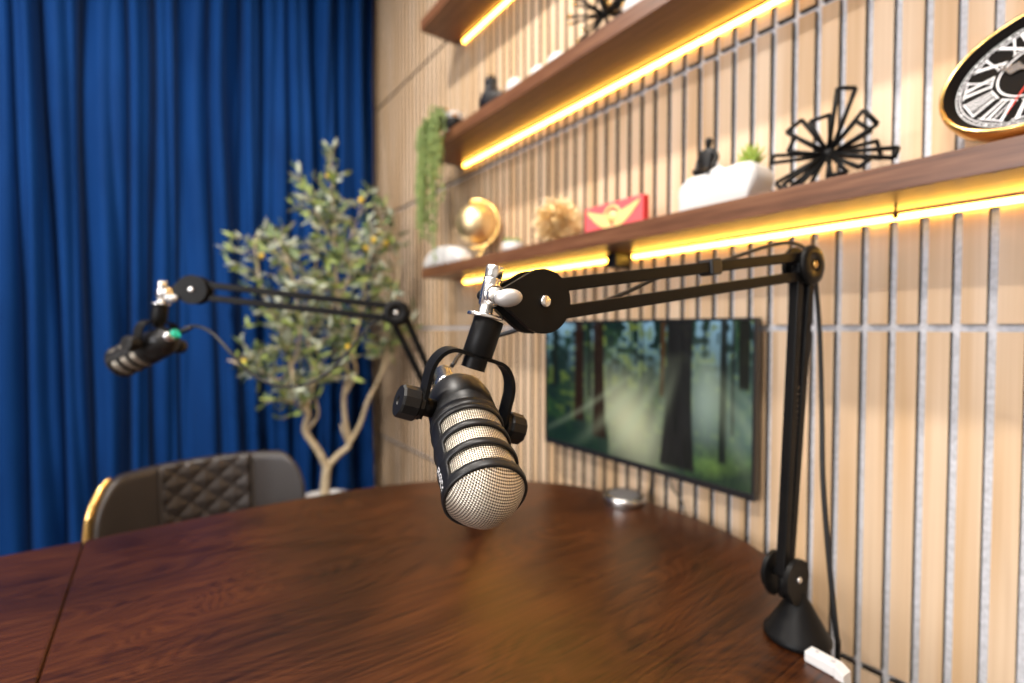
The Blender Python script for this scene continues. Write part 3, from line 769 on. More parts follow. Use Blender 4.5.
# ------------------------------------------------------------------ chair
def chair():
    c = Vector((.112, 1.65, 0)); t = thing('upholstered_chair', 'dark brown leather chair with a diamond-quilted back pushed to the table', 'chair', c)
    RZ = radians(5)
    Rm = Matrix.Translation(c) @ Matrix.Rotation(RZ, 4, 'Z')
    Wd = .262; z0, z1 = .46, .788
    def surf(u, v, depth):
        # u -1..1 across, v 0..1 up. plan curve: nearly flat middle with forward wings
        x = Wd * (u - .06 * u ** 3); y = -.13 * abs(u) ** 2.4
        n = Vector((.31 * abs(u) ** 1.4 * (1 if u > 0 else -1), 1, 0)).normalized()
        e = max(0, abs(u) - .72) / .28; top = z1 - .15 * (1 - sqrt(max(0, 1 - e * e)))
        zz = z0 + (top - z0) * v; y += .05 * v - .02
        p = Vector((x, y, zz)) - n * depth
        return p
    def shell(name, u0, u1, front, mname, quilt=False, lbl=None, thk=.03):
        b = nb(); nu, nv = (110, 80) if quilt else (40, 30)
        def mk(i, j, fr):
            u = u0 + (u1 - u0) * i / nu; v = j / nv
            eu = min(i, nu - i) / nu * (u1 - u0) * Wd; ev = min(nv - j, nv) / nv * (z1 - z0); ed = min(eu, ev) / .014
            rnd = (1 - sqrt(max(0, 1 - max(0, 1 - ed) ** 2))) * .010
            dpt = 0
            if fr:
                dpt = front - rnd
                if quilt:
                    X = u * Wd; Z = v * (z1 - z0)
                    a = (X * .85 + Z) / .060; c_ = (X * .85 - Z) / .060
                    da = abs(a - round(a)) ; dc = abs(c_ - round(c_)); q = min(da, dc)
                    dpt += .007 * (min(q / .5, 1)) ** .55 - .003
            else: dpt = -thk + front
            return b.verts.new(Rm @ surf(u, v, dpt))
        F = [[mk(i, j, True) for j in range(nv + 1)] for i in range(nu + 1)]
        K = [[mk(i, j, False) for j in range(nv + 1)] for i in range(nu + 1)]
        for i in range(nu):
            for j in range(nv):
                b.faces.new((F[i][j], F[i + 1][j], F[i + 1][j + 1], F[i][j + 1])).smooth = True
                b.faces.new((K[i][j], K[i][j + 1], K[i + 1][j + 1], K[i + 1][j])).smooth = True
        for i in range(nu):
            b.faces.new((F[i][nv], F[i + 1][nv], K[i + 1][nv], K[i][nv])).smooth = True; b.faces.new((F[i][0], K[i][0], K[i + 1][0], F[i + 1][0]))
        for j in range(nv):
            b.faces.new((F[0][j], F[0][j + 1], K[0][j + 1], K[0][j])); b.faces.new((F[nu][j], K[nu][j], K[nu][j + 1], F[nu][j + 1]))
        return part(name, b, mname, t, label=lbl)
    shell('back_side_panel', -1, -.40, .0, 'leather'); shell('back_side_panel', .46, 1, .0, 'leather')
    shell('back_quilted_panel', -.398, .458, .001, 'leather', True, 'diamond-quilted centre panel')
    # gold shell edge: follows the outline just behind the leather
    for s in (-1,):
        b = nb(); pts = []
        for k in range(9): pts.append(Rm @ surf(s * 1.0, k / 8 * 1.0, -.030) )
        for k in range(1, 9): pts.append(Rm @ surf(s * (1 - .20 * k / 8), 1.0, -.030) + Vector((0, 0, .001)))
        pts = [p + (Rm.to_3x3() @ Vector((s * .006, 0, 0))) for p in pts]
        tube(b, pts, [.011, .011, .010, .006], n=12, k=3); part('gold_trim', b, 'gold', t, label='polished gold metal edge')
    for u in (-.41, .47):
        b = nb(); tube(b, [Rm @ surf(u + (0.0), v / 10, .003) for v in range(0, 11)], .0022, n=6, k=2); part('seam', b, 'stitch', t)
    b = nb(); box(b, -.25, .25, -.44, .0, .40, .48, Rm, bev=.02); part('seat', b, 'leather', t)
    b = nb(); tube(b, [c + Vector((0, -.2, .06)), c + Vector((0, -.2, .41))], .028, smooth=False, n=16); part('column', b, 'gold', t)
    for k in range(5):
        a = 2 * pi * k / 5; q = c + Vector((0, -.2, .07)); e = c + Vector((.27 * cos(a), -.2 + .27 * sin(a), .05))
        b = nb(); tube(b, [q, e], [.018, .012], smooth=False); ball(b, e - Vector((0, 0, .028)), .022); part('leg', b, 'gold', t)
chair()

# ------------------------------------------------------------------ olive tree
def olive_tree():
    D0 = 2.12
    base = at(325, 494, D0); pz = base.z - .02
    t = thing('potted_olive_tree', 'olive tree with pale branches and yellow fruit in a white pot before the curtain', 'tree', (base.x, base.y, 0))
    rp = .112
    b = nb(); lathe(b, [(.085, 0), (.10, .02), (.125, .2), (rp, pz), (rp - .004, pz + .006), (rp - .014, pz), (rp - .014, pz - .03)], Matrix.Translation((base.x, base.y, 0)), 48, cap=False)
    lathe(b, [(.085, 0), (.0001, 0.0)], Matrix.Translation((base.x, base.y, 0)), 48, cap=False)
    part('pot', b, 'stone', t, smooth=True)
    b = nb(); lathe(b, [(rp - .010, pz - .03), (.0001, pz - .02)], Matrix.Translation((base.x, base.y, 0)), 32, cap=False); part('soil', b, 'soil', t)
    def Q(px_, py_, dd=0.): return at(px_, py_, D0 + dd)
    b = nb(); tube(b, [Q(325, 498), Q(325, 485), Q(327, 466)], [.022, .019, .018], n=12); part('trunk', b, 'bark', t)
    limbs = [
        ([(327, 468, 0), (318, 450, -.02), (305, 430, -.03), (308, 413, -.05), (298, 396, -.06), (292, 370, -.06), (287, 345, -.05), (281, 318, -.05)], [.016, .012, .006]),
        ([(326, 468, 0), (338, 455, .02), (349, 444, .03), (345, 420, .03), (344, 395, .02), (348, 372, .02), (341, 354, .0), (343, 330, 0), (338, 300, 0), (335, 250, 0), (333, 205, 0), (330, 165, 0)], [.016, .012, .009, .006, .004, .003]),
        ([(349, 444, .03), (360, 424, .05), (368, 400, .06), (378, 380, .08), (388, 345, .10), (392, 300, .1)], [.011, .008, .004]),
        ([(305, 412, -.05), (312, 392, -.04), (313, 372, 0), (308, 340, 0), (312, 300, .02), (318, 250, .02)], [.008, .006, .004]),
        ([(298, 396, -.06), (286, 386, -.08), (270, 375, -.1), (250, 368, -.12), (228, 360, -.12)], [.006, .004, .003]),
        ([(345, 395, .02), (356, 372, .0), (352, 350, -.03), (360, 318, -.05), (366, 280, -.05), (372, 235, -.05)], [.007, .006, .003]),
        ([(287, 345, -.05), (276, 322, -.06), (262, 290, -.05), (257, 262, -.05), (254, 238, -.05)], [.006, .004, .003]),
        ([(292, 370, -.06), (300, 335, -.12), (296, 296, -.14), (288, 262, -.14), (276, 240, -.14)], [.005, .003]),
        ([(348, 444, .03), (343, 432, .0), (341, 424, 0)], [.006, .005]), ([(308, 430, -.03), (318, 415, -.02), (316, 400, -.02)], [.006, .004]),
        ([(335, 250, 0), (318, 215, -.03), (305, 192, -.04)], [.004, .002]), ([(335, 270, 0), (352, 235, .05), (362, 205, .06)], [.004, .002]),
        ([(378, 380, .08), (392, 355, .1), (404, 338, .12), (418, 330, .1)], [.004, .002]),
        ([(388, 345, .1), (396, 300, .0), (398, 260, .04), (394, 225, .05)], [.004, .002]),
        ([(308, 340, 0), (330, 310, -.1), (346, 285, -.15), (352, 255, -.15)], [.004, .002]),
        ([(298, 396, -.06), (318, 380, -.12), (330, 372, -.12)], [.004, .002]), ([(305, 412, -.05), (296, 404, -.1), (285, 402, -.12)], [.003, .002]),
    ]
    paths = []
    for pts, rr in limbs:
        P = [Q(*p) for p in pts]; b = nb(); tube(b, P, rr, n=8, k=4); part('branch', b, 'bark', t); paths.append(smooth_path(P, 6))
    # twigs and leaves
    tw = nb(); leaves = []; fruits = []
    rnd = random.Random(5)
    def leafy(pt, dirn, n, ln):
        end = pt + dirn * ln; mid = pt.lerp(end, .5) + Vector((rnd.uniform(-.01, .01), rnd.uniform(-.01, .01), .012))
        pts = [pt, mid, end]; tube(tw, pts, [.0022, .0010], n=5, k=3)
        sp = smooth_path(pts, 6)
        for k in range(n):
            f = .15 + .85 * k / max(1, n - 1); q = sp[min(len(sp) - 1, int(f * (len(sp) - 1)))]
            d = (dirn.normalized() * rnd.uniform(.4, 1.2) + Vector((rnd.gauss(0, .6), rnd.gauss(0, .6), rnd.gauss(.1, .5)))).normalized()
            leaves.append((q.copy(), d, rnd.uniform(.038, .068)))
        if rnd.random() < .10: fruits.append(end + Vector((rnd.uniform(-.02, .02), -.01, -.015)))
    for li, P in enumerate(paths):
        for i, p in enumerate(P):
            f = i / len(P); pyz = p.z
            if li in (8, 9): continue
            lo = 1.02
            if pyz < lo and li not in (4, 15, 16): continue
            cnt = 2 if (pyz > 1.15 and rnd.random() < .25) else 1
            if pyz > 1.74: cnt = 1
            for _ in range(cnt):
                if rnd.random() < .05: continue
                d = Vector((rnd.gauss(0, 1), rnd.gauss(0, .8), rnd.gauss(.45, .5))).normalized()
                if pyz > 1.74: d = (d * .5 + Vector((0, 0, .8))).normalized()
                q = p + d * .1
                if q.x > .90: d.x = -abs(d.x)
                leafy(p, d, rnd.randint(5, 8), rnd.uniform(.05, .10) if pyz > 1.74 else rnd.uniform(.06, .17))
    part('twigs', tw, 'bark', t, kind='stuff')
    # leaf meshes
    def leaf_geo(bm, m, L, W, mi=0):
        pts = [(0, 0), (.25, .42), (.6, .5), (1, 0)]
        mid = [bm.verts.new(m @ Vector((x * L, 0, -.10 * L * sin(pi * x)))) for x in (0, .3, .65, 1)]
        for s in (1, -1):
            a = bm.verts.new(m @ Vector((.3 * L, s * W * .45, .06 * W))); c = bm.verts.new(m @ Vector((.65 * L, s * W * .5, .06 * W)))
            for q in ((mid[0], mid[1], a), (mid[1], mid[2], c, a), (mid[2], mid[3], c)):
                f = bm.faces.new(q if s > 0 else q[::-1]); f.material_index = mi; f.smooth = True
    lm = []
    for k, mn in enumerate(('leafA', 'leafB', 'leafC')):
        for L in (.042, .052, .064):
            bm = nb(); leaf_geo(bm, Matrix.Identity(4), L, L * .30); me = bpy.data.meshes.new('leaf'); bm.to_mesh(me); bm.free(); me.materials.append(M[mn]); lm.append(me)
    rnd.shuffle(leaves)
    stuff = nb(); R0 = TM[t]
    for i, (p, d, L) in enumerate(leaves):
        rot = frame_from(d).to_4x4() @ Matrix.Rotation(rnd.uniform(0, 2 * pi), 4, 'Z') @ Matrix.Rotation(-pi / 2, 4, 'Y')
        m = Matrix.Translation(p) @ rot; k = rnd.choices((0, 1, 2), (4, 4, 3))[0]
        if i < 290:
            o = bpy.data.objects.new('leaf', lm[k * 3 + rnd.randint(0, 2)]); COL.objects.link(o); o.parent = t; o.matrix_basis = R0.inverted() @ m
        else: leaf_geo(stuff, m, L, L * .3, k)
    part('foliage', stuff, ['leafA', 'leafB', 'leafC'], t, kind='stuff', normals=False)
    fr = [Q(361, 200, -.1), Q(275, 252, -.1), Q(287, 270, -.12), Q(379, 231, .0), Q(374, 240, -.05), Q(366, 249, -.1), Q(392, 287, .0), Q(244, 362, -.15), Q(348, 347, -.1), Q(328, 176, 0), Q(262, 256, -.1), Q(386, 243, 0)]
    for p in fr:
        b = nb(); ball(b, p, .0105, 10, 7, sc=(1, 1, 1.25)); part('olive_fruit', b, 'olive', t)
    return len(leaves)
print('LEAVES', olive_tree())

# ------------------------------------------------------------------ things on the lowest shelf
IX = .925
def pY(px_, X=IX): return onX(px_, 200, X).y

def white_rock():
    y0, y1 = pY(475), pY(437); yc = (y0 + y1) / 2; b = nb()
    poly = [(-.105, 0), (-.115, .022), (-.085, .060), (-.03, .078), (.04, .070), (.09, .050), (.105, .02), (.10, 0)]
    sc = (y1 - y0) / .22
    m = Matrix.Translation((.90, yc, SZ1)) @ Matrix(((0, 0, 1, -.04), (-1, 0, 0, 0), (0, 1, 0, 0), (0, 0, 0, 1)))
    prism(b, [(x * sc, z * 1.0) for x, z in poly], .075, m, bev=.018)
    o = part('stone_ornament', b, 'stone', None, smooth=True); tagthing(o, 'rounded white stone ornament at the far end of the lowest shelf, left of the globe', 'ornament')
white_rock()
def globe():
    c = onX(476, 224, IX); R = .071; c.z = max(c.z, SZ1 + R + .028)
    t = thing('desk_globe', 'golden desk globe on a curved stand on the lowest shelf', 'globe', (IX, c.y, SZ1))
    b = nb(); ball(b, c, R, 40, 24); part('sphere', b, 'goldm', t)
    ax = Matrix.Translation(c) @ Matrix.Rotation(-YAW * 0.3, 4, 'Z')
    # meridian arc on the right side, in a plane facing the camera
    rt = Vector((.62, -.78, 0)); up = Vector((0, 0, 1))
    pts = [c + (rt * sin(a) + up * cos(a)) * (R + .013) for a in [radians(x) for x in range(-15, 196, 15)]]
    b = nb(); tube(b, pts, .0062, n=8, k=3); part('meridian_arc', b, 'gold', t)
    for s, nm in ((1, 'finial'), (-1, 'finial')):
        p = c + (rt * sin(radians(-12)) * s + up * s * cos(radians(12))) * (R + .008); b = nb(); ball(b, p, .008); part(nm, b, 'gold', t)
    b = nb(); q = c + (rt * sin(radians(150)) + up * cos(radians(150))) * (R + .011); foot = Vector((c.x, c.y, SZ1))
    tube(b, [q, foot + Vector((.01, -.012, .03)), foot + Vector((0, 0, .012))], .006); part('stem', b, 'gold', t)
    b = nb(); lathe(b, [(.045, 0), (.045, .004), (.03, .010), (.010, .014), (.007, .02)], Matrix.Translation(foot), 32); part('base', b, 'gold', t)
globe()
def mini_pot():
    y = pY(519); t = thing('potted_succulent', 'tiny white pot of green moss between the globe and the gold spiky ball', 'plant', (.90, y, SZ1))
    m = Matrix.Translation((.90, y, SZ1))
    b = nb(); lathe(b, [(.024, 0), (.030, .006), (.033, .030), (.030, .032), (.029, .026)], m, 28); part('pot', b, 'stone', t)
    b = nb(); rr = random.Random(2)
    for k in range(60):
        a = rr.uniform(0, 2 * pi); r = .024 * sqrt(rr.random()); ball(b, Vector((.90 + r * cos(a), y + r * sin(a), SZ1 + .034 + rr.uniform(0, .008))), .006, 6, 4)
    part('moss', b, 'pearl', t, kind='stuff')
mini_pot()
def spiky_ball():
    c = onX(557, 222, .92); R = .066; c.z = SZ1 + R * .97
    t = thing('spiky_ball_ornament', 'gold spiky ball ornament on the lowest shelf, left of the red plaque', 'ornament', (c.x, c.y, SZ1))
    b = nb(); ball(b, c, R * .3, 16, 10); part('core', b, 'goldm', t)
    b = nb(); n = 240
    for k in range(n):
        z = 1 - 2 * (k + .5) / n; a = k * 2.39996; r = sqrt(1 - z * z); d = Vector((r * cos(a), r * sin(a), z))
        L = R * (1.0 + .10 * sin(k * 7.1))
        if d.z < 0: L = min(L, R * .95 / max(.3, -d.z))
        lathe(b, [(.0012, R * .2), (.0020, L * .6), (.0038, L * .95), (.0020, L * 1.04)], mtx(c, d), 5)
    part('spikes', b, 'goldm', t, kind='stuff')
spiky_ball()
def plaque():
    y0 = onX(643, 210, .90).y; y1 = onX(585, 210, .90).y; zt = onX(641, 194, .90).z
    h = zt - SZ1; t = thing('winged_plaque', 'pink-red rectangular plaque with a pale gold winged emblem', 'plaque', (.91, (y0 + y1) / 2, SZ1))
    b = nb(); box(b, .90, .922, y0, y1, SZ1, zt, bev=.0015); o = part('panel', b, ['red', 'redd'], t)
    for p in o.data.polygons:
        if abs(p.normal.y) > .7: p.material_index = 1
    W = (y1 - y0); yc = (y0 + y1) / 2; X = .8985
    # local coords: a to the right (toward -y), z up
    def V(a, z): return (X, yc - a * W, SZ1 + z * h)
    right = [(.06, .62), (.16, .66), (.28, .74), (.40, .84), (.455, .90), (.43, .76), (.37, .62), (.31, .47), (.24, .34), (.17, .24), (.08, .16), (.03, .3)]
    for s in (1, -1):
        b = nb(); vs = [b.verts.new(V(a * s, z)) for a, z in right]; f = b.faces.new(vs)
        ex = bmesh.ops.extrude_face_region(b, geom=[f]); 
        for g in ex['geom']:
            if isinstance(g, bmesh.types.BMVert): g.co.x += .0012
        bmesh.ops.triangulate(b, faces=b.faces[:]); part('wing', b, 'wing', t)
    b = nb(); N = 40; r1, r0 = .38, .30
    m = Matrix(((0, 0, -1, X + .001), (-1, 0, 0, yc), (0, 1, 0, SZ1 + .52 * h), (0, 0, 0, 1)))
    lathe(b, [(r0 * h, 0), (r0 * h, .0015), (r1 * h, .0015), (r1 * h, 0)], m, N, cap=False); part('ring', b, 'wing', t)
    b = nb(); lathe(b, [(.2 * h, 0), (.2 * h, .0012), (.01 * h, .0014)], m, 12); part('boss', b, 'wing', t)
plaque()

def person_figure():
    y = pY(708, .91); X = .915
    yl, yr = onX(688, 190, X).y, onX(768, 180, X).y
    # white block pair: one lumpy planter
    t = thing('white_planter', 'white lumpy ceramic planter with a spiky green succulent, under the black figure', 'planter', (X, (yl + yr) / 2, SZ1))
    zt = onX(705, 178, X).z - SZ1
    W = yl - yr
    poly = [(0, 0), (-.00, .045), (.06, .062), (.115, zt), (.19, zt + .001), (.28, zt - .002)]
    prof = [(0.0, 0.0), (-.005, .66), (.03, .80), (.12, .96), (.22, .99), (.40, .95), (.56, .93), (.66, 1.0), (.78, 1.02), (.90, .99), (.97, .80), (.97, .55), (.88, .15), (.84, 0)]
    m = Matrix(((0, 0, 1, X - .038), (-1, 0, 0, yl), (0, 1, 0, SZ1), (0, 0, 0, 1)))
    b = nb(); prism(b, [(a * W, z * zt) for a, z in prof], .076, m, bev=.010); part('pot', b, 'stone', t, smooth=True)
    # succulent
    sy = onX(751, 172, X).y; bz = SZ1 + zt * .99; rr = random.Random(4)
    for k in range(22):
        a = 2.39996 * k; el = radians(78 - 2.6 * k); L = .040 - .0004 * k
        d = Vector((cos(a) * cos(el), sin(a) * cos(el), sin(el))); b = nb(); c = Vector((X, sy, bz))
        tube(b, [c, c + d * L * .5, c + d * L + Vector((0, 0, .004))], [.0035, .0042, .0006], n=6, k=3); part('succulent_leaf', b, 'succ', t)
    # seated figure on the planter, facing the room's left
    z0 = SZ1 + zt * 1.0; c = onX(707, 175, X)
    f = thing('seated_figurine', 'small black figurine of a seated person on the white planter', 'figurine', (X, c.y, z0))
    sc = (onX(709, 136, X).z - z0) * 1.08; z0 -= .003
    dy = Vector((0, 1, 0)); up = Vector((0, 0, 1)); fw = Vector((-1, 0, 0))
    def P(a, z, d=0): return Vector((X, c.y, z0)) - dy * a * sc + up * z * sc + fw * d * sc
    me = bpy.data.meshes.new('torso'); vs = []; es = []; rad = []
    def V(p, r, par=None):
        vs.append(p); rad.append(r * sc * 1.18); 
        if par is not None: es.append((par, len(vs) - 1))
        return len(vs) - 1
    pel = V(P(0, .10), .13); wa = V(P(0.0, .28), .105, pel); ch = V(P(.02, .50), .135, wa); nk = V(P(.03, .68), .055, ch); hd = V(P(.05, .80, .02), .085, nk); ht = V(P(.06, .92, .03), .075, hd)
    for s in (-1, 1):
        sh = V(P(.02 + s * .15, .60), .065, ch); el = V(P(.02 + s * .24, .40, .02), .05, sh); V(P(s * .20 - .0, .16, .14), .04, el)
        hp = V(P(s * .08, .07, .04), .085, pel); kn = V(P(s * .14 + .02, .16 if s < 0 else .10, .34), .07, hp); an = V(P(s * .18 + .06, .03, .20 if s < 0 else .42), .045, kn); V(P(s * .24 + .12, .03, .30 if s < 0 else .5), .04, an)
    me.from_pydata([tuple(v) for v in vs], es, [])
    o = bpy.data.objects.new('body', me); COL.objects.link(o); R0 = TM[f]; me.transform(R0.inverted()); o.parent = f; TM[o] = R0
    md = o.modifiers.new('skin', 'SKIN'); md.use_smooth_shade = True
    for i, sv in enumerate(me.skin_vertices[0].data): sv.radius = (rad[i], rad[i]); sv.use_root = (i == 0)
    sd = o.modifiers.new('sub', 'SUBSURF'); sd.levels = 2; sd.render_levels = 2
    me.materials.append(M['blackp'])
person_figure()

def starburst(px_, py_, X, R, label, n_loops, seed, zfloor, gold=False, rad=.0028, dirs=None):
    c = onX(px_, py_, X)
    t = thing('starburst_ornament', label, 'ornament', (X, c.y, zfloor))
    b = nb(); ball(b, c, .010, 14, 8); part('hub', b, 'black', t)
    rr = random.Random(seed)
    for k in range(n_loops):
        if dirs: ang, L, w_, tilt = dirs[k]
        else: ang, L, w_, tilt = rr.uniform(0, 360), rr.uniform(.8, 1), 12, rr.uniform(-60, 60)
        # wall-plane directions: right = -y, up = z, depth = -x
        a = radians(ang); d = Vector((-sin(radians(tilt)), -cos(a) * cos(radians(tilt)), sin(a) * cos(radians(tilt)))).normalized()
        s = d.cross(Vector((-.8, -.5, .2))).normalized(); L *= R; w2 = w_ * .00125
        lim = (zfloor + .004 - c.z)
        if (d * L).z < lim and d.z < -.05: L = lim / d.z
        p0 = c + s * .002; p1 = c + d * L + s * w2; p2 = c + d * L - s * w2; p3 = c - s * .002
        b = nb()
        for q, r_ in ((p0, p1), (p1, p2), (p2, p3)): tube(b, [q, r_], rad, n=6, smooth=False)
        part('wire_loop', b, 'black', t)
        if gold: b = nb(); ball(b, c + d * L, .005, 8, 6); part('tip', b, 'gold', t)
starburst(829, 154, .915, .100, 'black metal starburst of flat wire loops on the lowest shelf, beside the clock', 15, 1, SZ1, rad=.0036, dirs=[
    (74, 1.0, 10, 5), (100, .62, 12, 10), (130, .78, 12, 12), (153, .60, 11, 30), (170, .95, 6, 0), (190, .62, 10, -35), (215, .85, 9, 20), (232, .9, 8, 35), (262, .6, 10, 20), (300, .6, 9, 30), (330, .75, 9, 20), (347, .92, 7, -8), (6, .80, 13, -50), (33, .72, 13, 5), (55, .75, 12, -40)])
def burst2():
    c0 = onX(603, 10, .93)
    rr = random.Random(9); dirs = []
    for k in range(46): dirs.append((rr.uniform(-50, 230), rr.uniform(.85, 1.0), 1.6, rr.uniform(-55, 55)))
    starburst(606, 14, .93, .105, 'black wire burst with gold beads on the middle shelf', 46, 9, SZ2, gold=True, rad=.0016, dirs=dirs)
burst2()

# ------------------------------------------------------------------ clock
def clock():
    c = Vector((.925, 0, 1.510)); c.y = onX(1040, 57, c.x).y
    R = .101; tilt = radians(26); yawc = radians(-10)
    nrm = Vector((-cos(tilt) * cos(yawc), -sin(yawc) * cos(tilt), sin(tilt) * 1.0)).normalized()
    upv = (Vector((0, 0, 1)) - nrm * nrm.z).normalized(); right = upv.cross(nrm).normalized()
    m = Matrix.Translation(c) @ Matrix((right, upv, nrm)).transposed().to_4x4()
    t = thing('table_clock', 'round gold-rimmed table clock with white Roman numerals on a dark dial', 'clock', (c.x, c.y, SZ1))
    b = nb(); lathe(b, [(R * .55, -.055), (R * .85, -.045), (R * 1.0, -.022), (R * 1.03, -.004), (R * 1.02, .004), (R * .985, .008), (R * .965, .006)], m, 96, cap=False)
    lathe(b, [(R * .55, -.055), (.001, -.058)], m, 96, cap=False); part('case', b, 'gold', t, smooth=True)
    b = nb(); lathe(b, [(R * .965, .006), (R * .86, -.006)], m, 96, cap=False); part('bezel', b, 'dial', t, smooth=True)
    b = nb(); lathe(b, [(R * .88, -.006), (.001, -.006)], m, 96, cap=False); part('dial', b, 'dial', t)
    def flat(pts, z=-.0052): return [Vector((x, y, z)) for x, y in pts]
    b = nb()
    def ringf(bm, r0, r1, z=-.0052, n=96):
        for k in range(n):
            a, a2 = 2 * pi * k / n, 2 * pi * (k + 1) / n
            bm.faces.new([bm.verts.new(m @ Vector((r * cos(q), r * sin(q), z))) for r, q in ((r0, a), (r1, a), (r1, a2), (r0, a2))])
    ringf(b, R * .805, R * .815); ringf(b, R * .845, R * .855); part('minute_ring', b, 'ink', t, kind='stuff'); b = nb(); ringf(b, R * .405, R * .425); part('inner_ring', b, 'ink', t, kind='stuff'); b = nb()
    for k in range(60):
        a = 2 * pi * k / 60; d = Vector((cos(a), sin(a), 0)); s = Vector((-sin(a), cos(a), 0)); w_ = .0004 if k % 5 else .0012
        b.faces.new([b.verts.new(m @ (d * r + s * w + Vector((0, 0, -.0052)))) for r, w in ((R * .815, -w_), (R * .845, -w_), (R * .845, w_), (R * .815, w_))])
    part('minute_marks', b, 'ink', t, kind='stuff')
    nums = ['XII', 'I', 'II', 'III', 'IIII', 'V', 'VI', 'VII', 'VIII', 'IX', 'X', 'XI']
    r0, r1 = R * .47, R * .76
    for k, s in enumerate(nums):
        ang = pi / 2 - 2 * pi * k / 12; d = Vector((cos(ang), sin(ang), 0)); rt = Vector((sin(ang), -cos(ang), 0))
        wds = {'I': .011, 'V': .021, 'X': .022}; tot = sum(wds[ch] for ch in s); sc = min(.9, R * .27 / tot); x = -tot / 2 * sc
        b = nb()
        def bar(xa, xb, w_):
            q = []
            for r, xx, sg in ((r0, xa, -1), (r1, xb, -1), (r1, xb, 1), (r0, xa, 1)):
                q.append(b.verts.new(m @ (d * r + rt * ((xx + sg * w_ / 2) * (.75 + .45 * (r - r0) / (r1 - r0))) + Vector((0, 0, -.005)))))
            b.faces.new(q)
        for ch in s:
            w_ = wds[ch] * sc
            if ch == 'I': bar(x + w_ / 2, x + w_ / 2, .0046 * sc)
            if ch == 'V': bar(x + w_ / 2, x + w_ * .18, .0050 * sc); bar(x + w_ / 2, x + w_ * .85, .0022 * sc)
            if ch == 'X': bar(x + w_ * .85, x + w_ * .15, .0050 * sc); bar(x + w_ * .15, x + w_ * .85, .0024 * sc)
            x += w_
        for rr_, hh in ((r0, .0008), (r1, .0008)):
            q = [b.verts.new(m @ (d * (rr_ + e) + rt * (xx * (.75 if rr_ == r0 else 1.2)) + Vector((0, 0, -.0049)))) for e, xx in ((-hh, -tot / 2 * sc), (hh, -tot / 2 * sc), (hh, tot / 2 * sc), (-hh, tot / 2 * sc))]
            b.faces.new(q)
        part('numeral', b, 'ink', t)
    def hand(name, clockang, L, w_, z, mt, tail=.0):
        a = pi / 2 - radians(clockang); d = Vector((cos(a), sin(a), 0)); s = Vector((-sin(a), cos(a), 0)); b = nb()
        sh = [(-tail, w_ * .5), (L * .45, w_ * .5), (L * .60, w_ * 1.6), (L * .8, w_ * .6), (L, w_ * .15)] if w_ > .002 else [(-tail, w_ * .5), (L, w_ * .4)]
        vs = [d * x + s * y for x, y in sh] + [d * x - s * y for x, y in sh[::-1]]
        q = [b.verts.new(m @ (v + Vector((0, 0, z)))) for v in vs]; f = b.faces.new(q)
        e = bmesh.ops.extrude_face_region(b, geom=[f]); nz = (m.to_3x3() @ Vector((0, 0, .0005)))
        for g in e['geom']:
            if isinstance(g, bmesh.types.BMVert): g.co += nz
        part(name, b, mt, t)
    hand('hour_hand', 292, R * .46, .0058, -.003, 'steel'); hand('minute_hand', 64, R * .74, .0048, -.002, 'steel'); hand('second_hand', 197, R * .70, .0016, -.001, 'redhand', .02)
    b = nb(); lathe(b, [(.0045, -.004), (.0045, .0005), (.002, .001)], m, 20); part('hand_hub', b, 'steel', t)
    for s in (-1, 1):
        p = c + right * (s * R * .42) + Vector((.012, 0, 0)); b = nb(); zt = c.z - R * .88
        tube(b, [Vector((p.x, p.y, zt)), Vector((p.x - .004, p.y + right.y * s * .006, SZ1 + .003))], [.0065, .005], smooth=False); ball(b, Vector((p.x - .004, p.y + right.y * s * .006, SZ1 + .0055)), .0055); part('foot', b, 'gold', t)
clock()

# ------------------------------------------------------------------ things on the middle shelf
def bird():
    X = .90; c = onX(494, 88, X); zb = SZ2
    t = thing('bird_figurine', 'small glossy black bird figurine on the middle shelf', 'figurine', (X, c.y, zb))
    h = onX(491, 73, X).z - zb
    b = nb(); m = Matrix.Translation((X, c.y, zb))
    k = h
    def P(a, z): return Vector((X, c.y - a * k, zb + z * k))
    tube(b, [P(-.12, .0), P(-.14, .22), P(-.10, .45), P(-.10, .66), P(-.12, .80), P(-.12, .96)], [.14 * k, .29 * k, .25 * k, .15 * k, .17 * k, .05 * k], n=16)
    part('body', b, mat('glossy_black_ceramic', (.008, .008, .012), .12), t)
    b = nb(); tube(b, [P(0, .25), P(.22, .30), P(.42, .22)], [.22 * k, .15 * k, .05 * k], n=14); part('tail', b, t.get('x') or 'blackp', t)
    b = nb(); tube(b, [P(-.2, .85), P(-.34, .83)], [.05 * k, .008 * k], n=8, smooth=False); part('beak', b, 'blackp', t)
bird()
lab = ['white rounded pebble ornament on the middle shelf, next to the black bird', 'white rounded pebble ornament on the middle shelf, middle one of the three', 'white rounded pebble ornament on the middle shelf, farthest from the black bird']
for k, (px_, r) in enumerate(((515, .030), (539, .031), (557, .034))):
    X = .90; y = pY(px_, X); b = nb(); zz = onX(px_, (78, 66, 53)[k], X).z; h = max(.02, zz - SZ2)
    ball(b, Vector((X, y, SZ2 + h / 2)), 1, 18, 12, sc=(.026, r, h / 2)); o = part('pebble_ornament', b, 'stone'); tagthing(o, lab[k], 'ornament', 'white pebble ornaments on the middle shelf')
b = nb(); X = .91; y = pY(642, X); h = onX(642, -3, X).z - SZ2
lathe(b, [(.03, 0), (.042, .01), (.046, h * .6), (.036, h * .95), (.012, h)], Matrix.Translation((X, y, SZ2)), 28)
o = part('white_bowl_ornament', b, 'stone', smooth=True); tagthing(o, 'white ceramic piece on the middle shelf, right of the black wire burst', 'ornament')

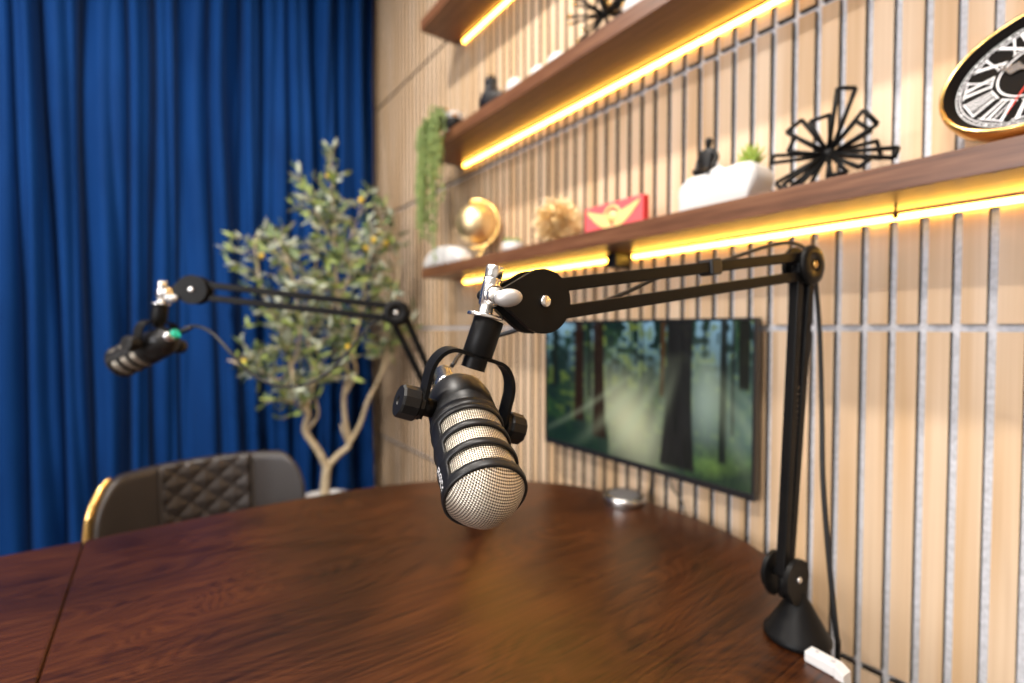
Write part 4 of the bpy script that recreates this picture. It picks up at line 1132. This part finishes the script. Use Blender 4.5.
def hanging_plant():
    X = .875; y = pY(453, X); 
    t = thing('trailing_plant', 'trailing string-of-pearls plant in a small pot hanging over the end of the middle shelf', 'plant', (X, y, SZ2))
    m = Matrix.Translation((X, y, SZ2))
    b = nb(); lathe(b, [(.030, 0), (.034, .004), (.042, .060), (.044, .064), (.038, .064), (.038, .056)], m, 32); part('pot', b, 'stone', t, label='white pot')
    b = nb(); lathe(b, [(.0305, .004), (.0375, .018), (.0405, .040), (.039, .044)], Matrix.Translation((X - .002, y - .003, SZ2)), 32); part('pot_band', b, 'blackp', t, label='black band')
    b = nb(); lathe(b, [(.038, .056), (.001, .062)], m, 20, cap=False); part('soil', b, 'soil', t)
    rr = random.Random(12)
    b = nb(); n = 0
    def strand(p0, over, fall, L):
        P = [p0, p0.lerp(over, .5) + Vector((0, 0, .006)), over, fall]
        z = fall.z; x_, y_ = fall.x, fall.y
        while z > fall.z - L: z -= .04; x_ += rr.uniform(-.004, .004); y_ += rr.uniform(-.004, .004); P.append(Vector((x_, y_, z)))
        return P
    bb = nb()
    for k in range(38):
        a = rr.uniform(0, 2 * pi); p0 = Vector((X + .03 * cos(a), y + .03 * sin(a), SZ2 + .062))
        px_ = rr.uniform(419, 439) if k < 36 else rr.uniform(441, 444)
        fr_ = (px_ - 419) / 22; L = rr.uniform(.06, .30) + .05 * (1 - abs(fr_ - .4) * 2)
        if k % 10 == 0: L = rr.uniform(.34, .42)
        Xd = rr.uniform(.78, .835); yy = max(pY(px_, Xd), 1.775 if rr.random() < .5 else 0)
        Xd = Xd if yy < 1.77 else rr.uniform(.80, .90); yy = pY(px_, Xd)
        if Xd > .835 and yy < 1.77: yy = 1.775
        over = Vector((Xd, yy, SZ2 + rr.uniform(.015, .065))); fall = Vector((Xd, yy, SZ2 - .02))
        P = smooth_path(strand(p0, over, fall, L), 6)
        tube(bb, P, .0011, n=4, smooth=False)
        d = 0
        for p, q in zip(P, P[1:]):
            d += (q - p).length
            while d > .0085:
                d -= .0085; o = Vector((rr.uniform(-1, 1), rr.uniform(-1, 1), rr.uniform(-.5, .5))) * .006
                g = bmesh.ops.create_icosphere(b, subdivisions=1, radius=rr.uniform(.0042, .006), matrix=Matrix.Translation(q + o))
                n += 1
    for f in b.faces: f.smooth = True
    part('vines', bb, 'pearl', t, kind='stuff'); part('pearl_leaves', b, 'pearl', t, kind='stuff'); print('PEARLS', n)
    # dry orange leaves at the pot
    for k in range(7):
        a = rr.uniform(0, 2 * pi); c = Vector((X - .03 + rr.uniform(-.02, .02), y - .02 + rr.uniform(-.03, .03), SZ2 + .055 + rr.uniform(-.01, .02))); b = nb()
        ball(b, c, .012, 8, 5, sc=(1, .5, .35), rot=Matrix.Rotation(a, 3, 'X')); part('dry_leaf', b, mat('dry_orange_leaf', (.55, .26, .06), .7) if k == 0 else bpy.data.materials['dry_orange_leaf'], t)
hanging_plant()
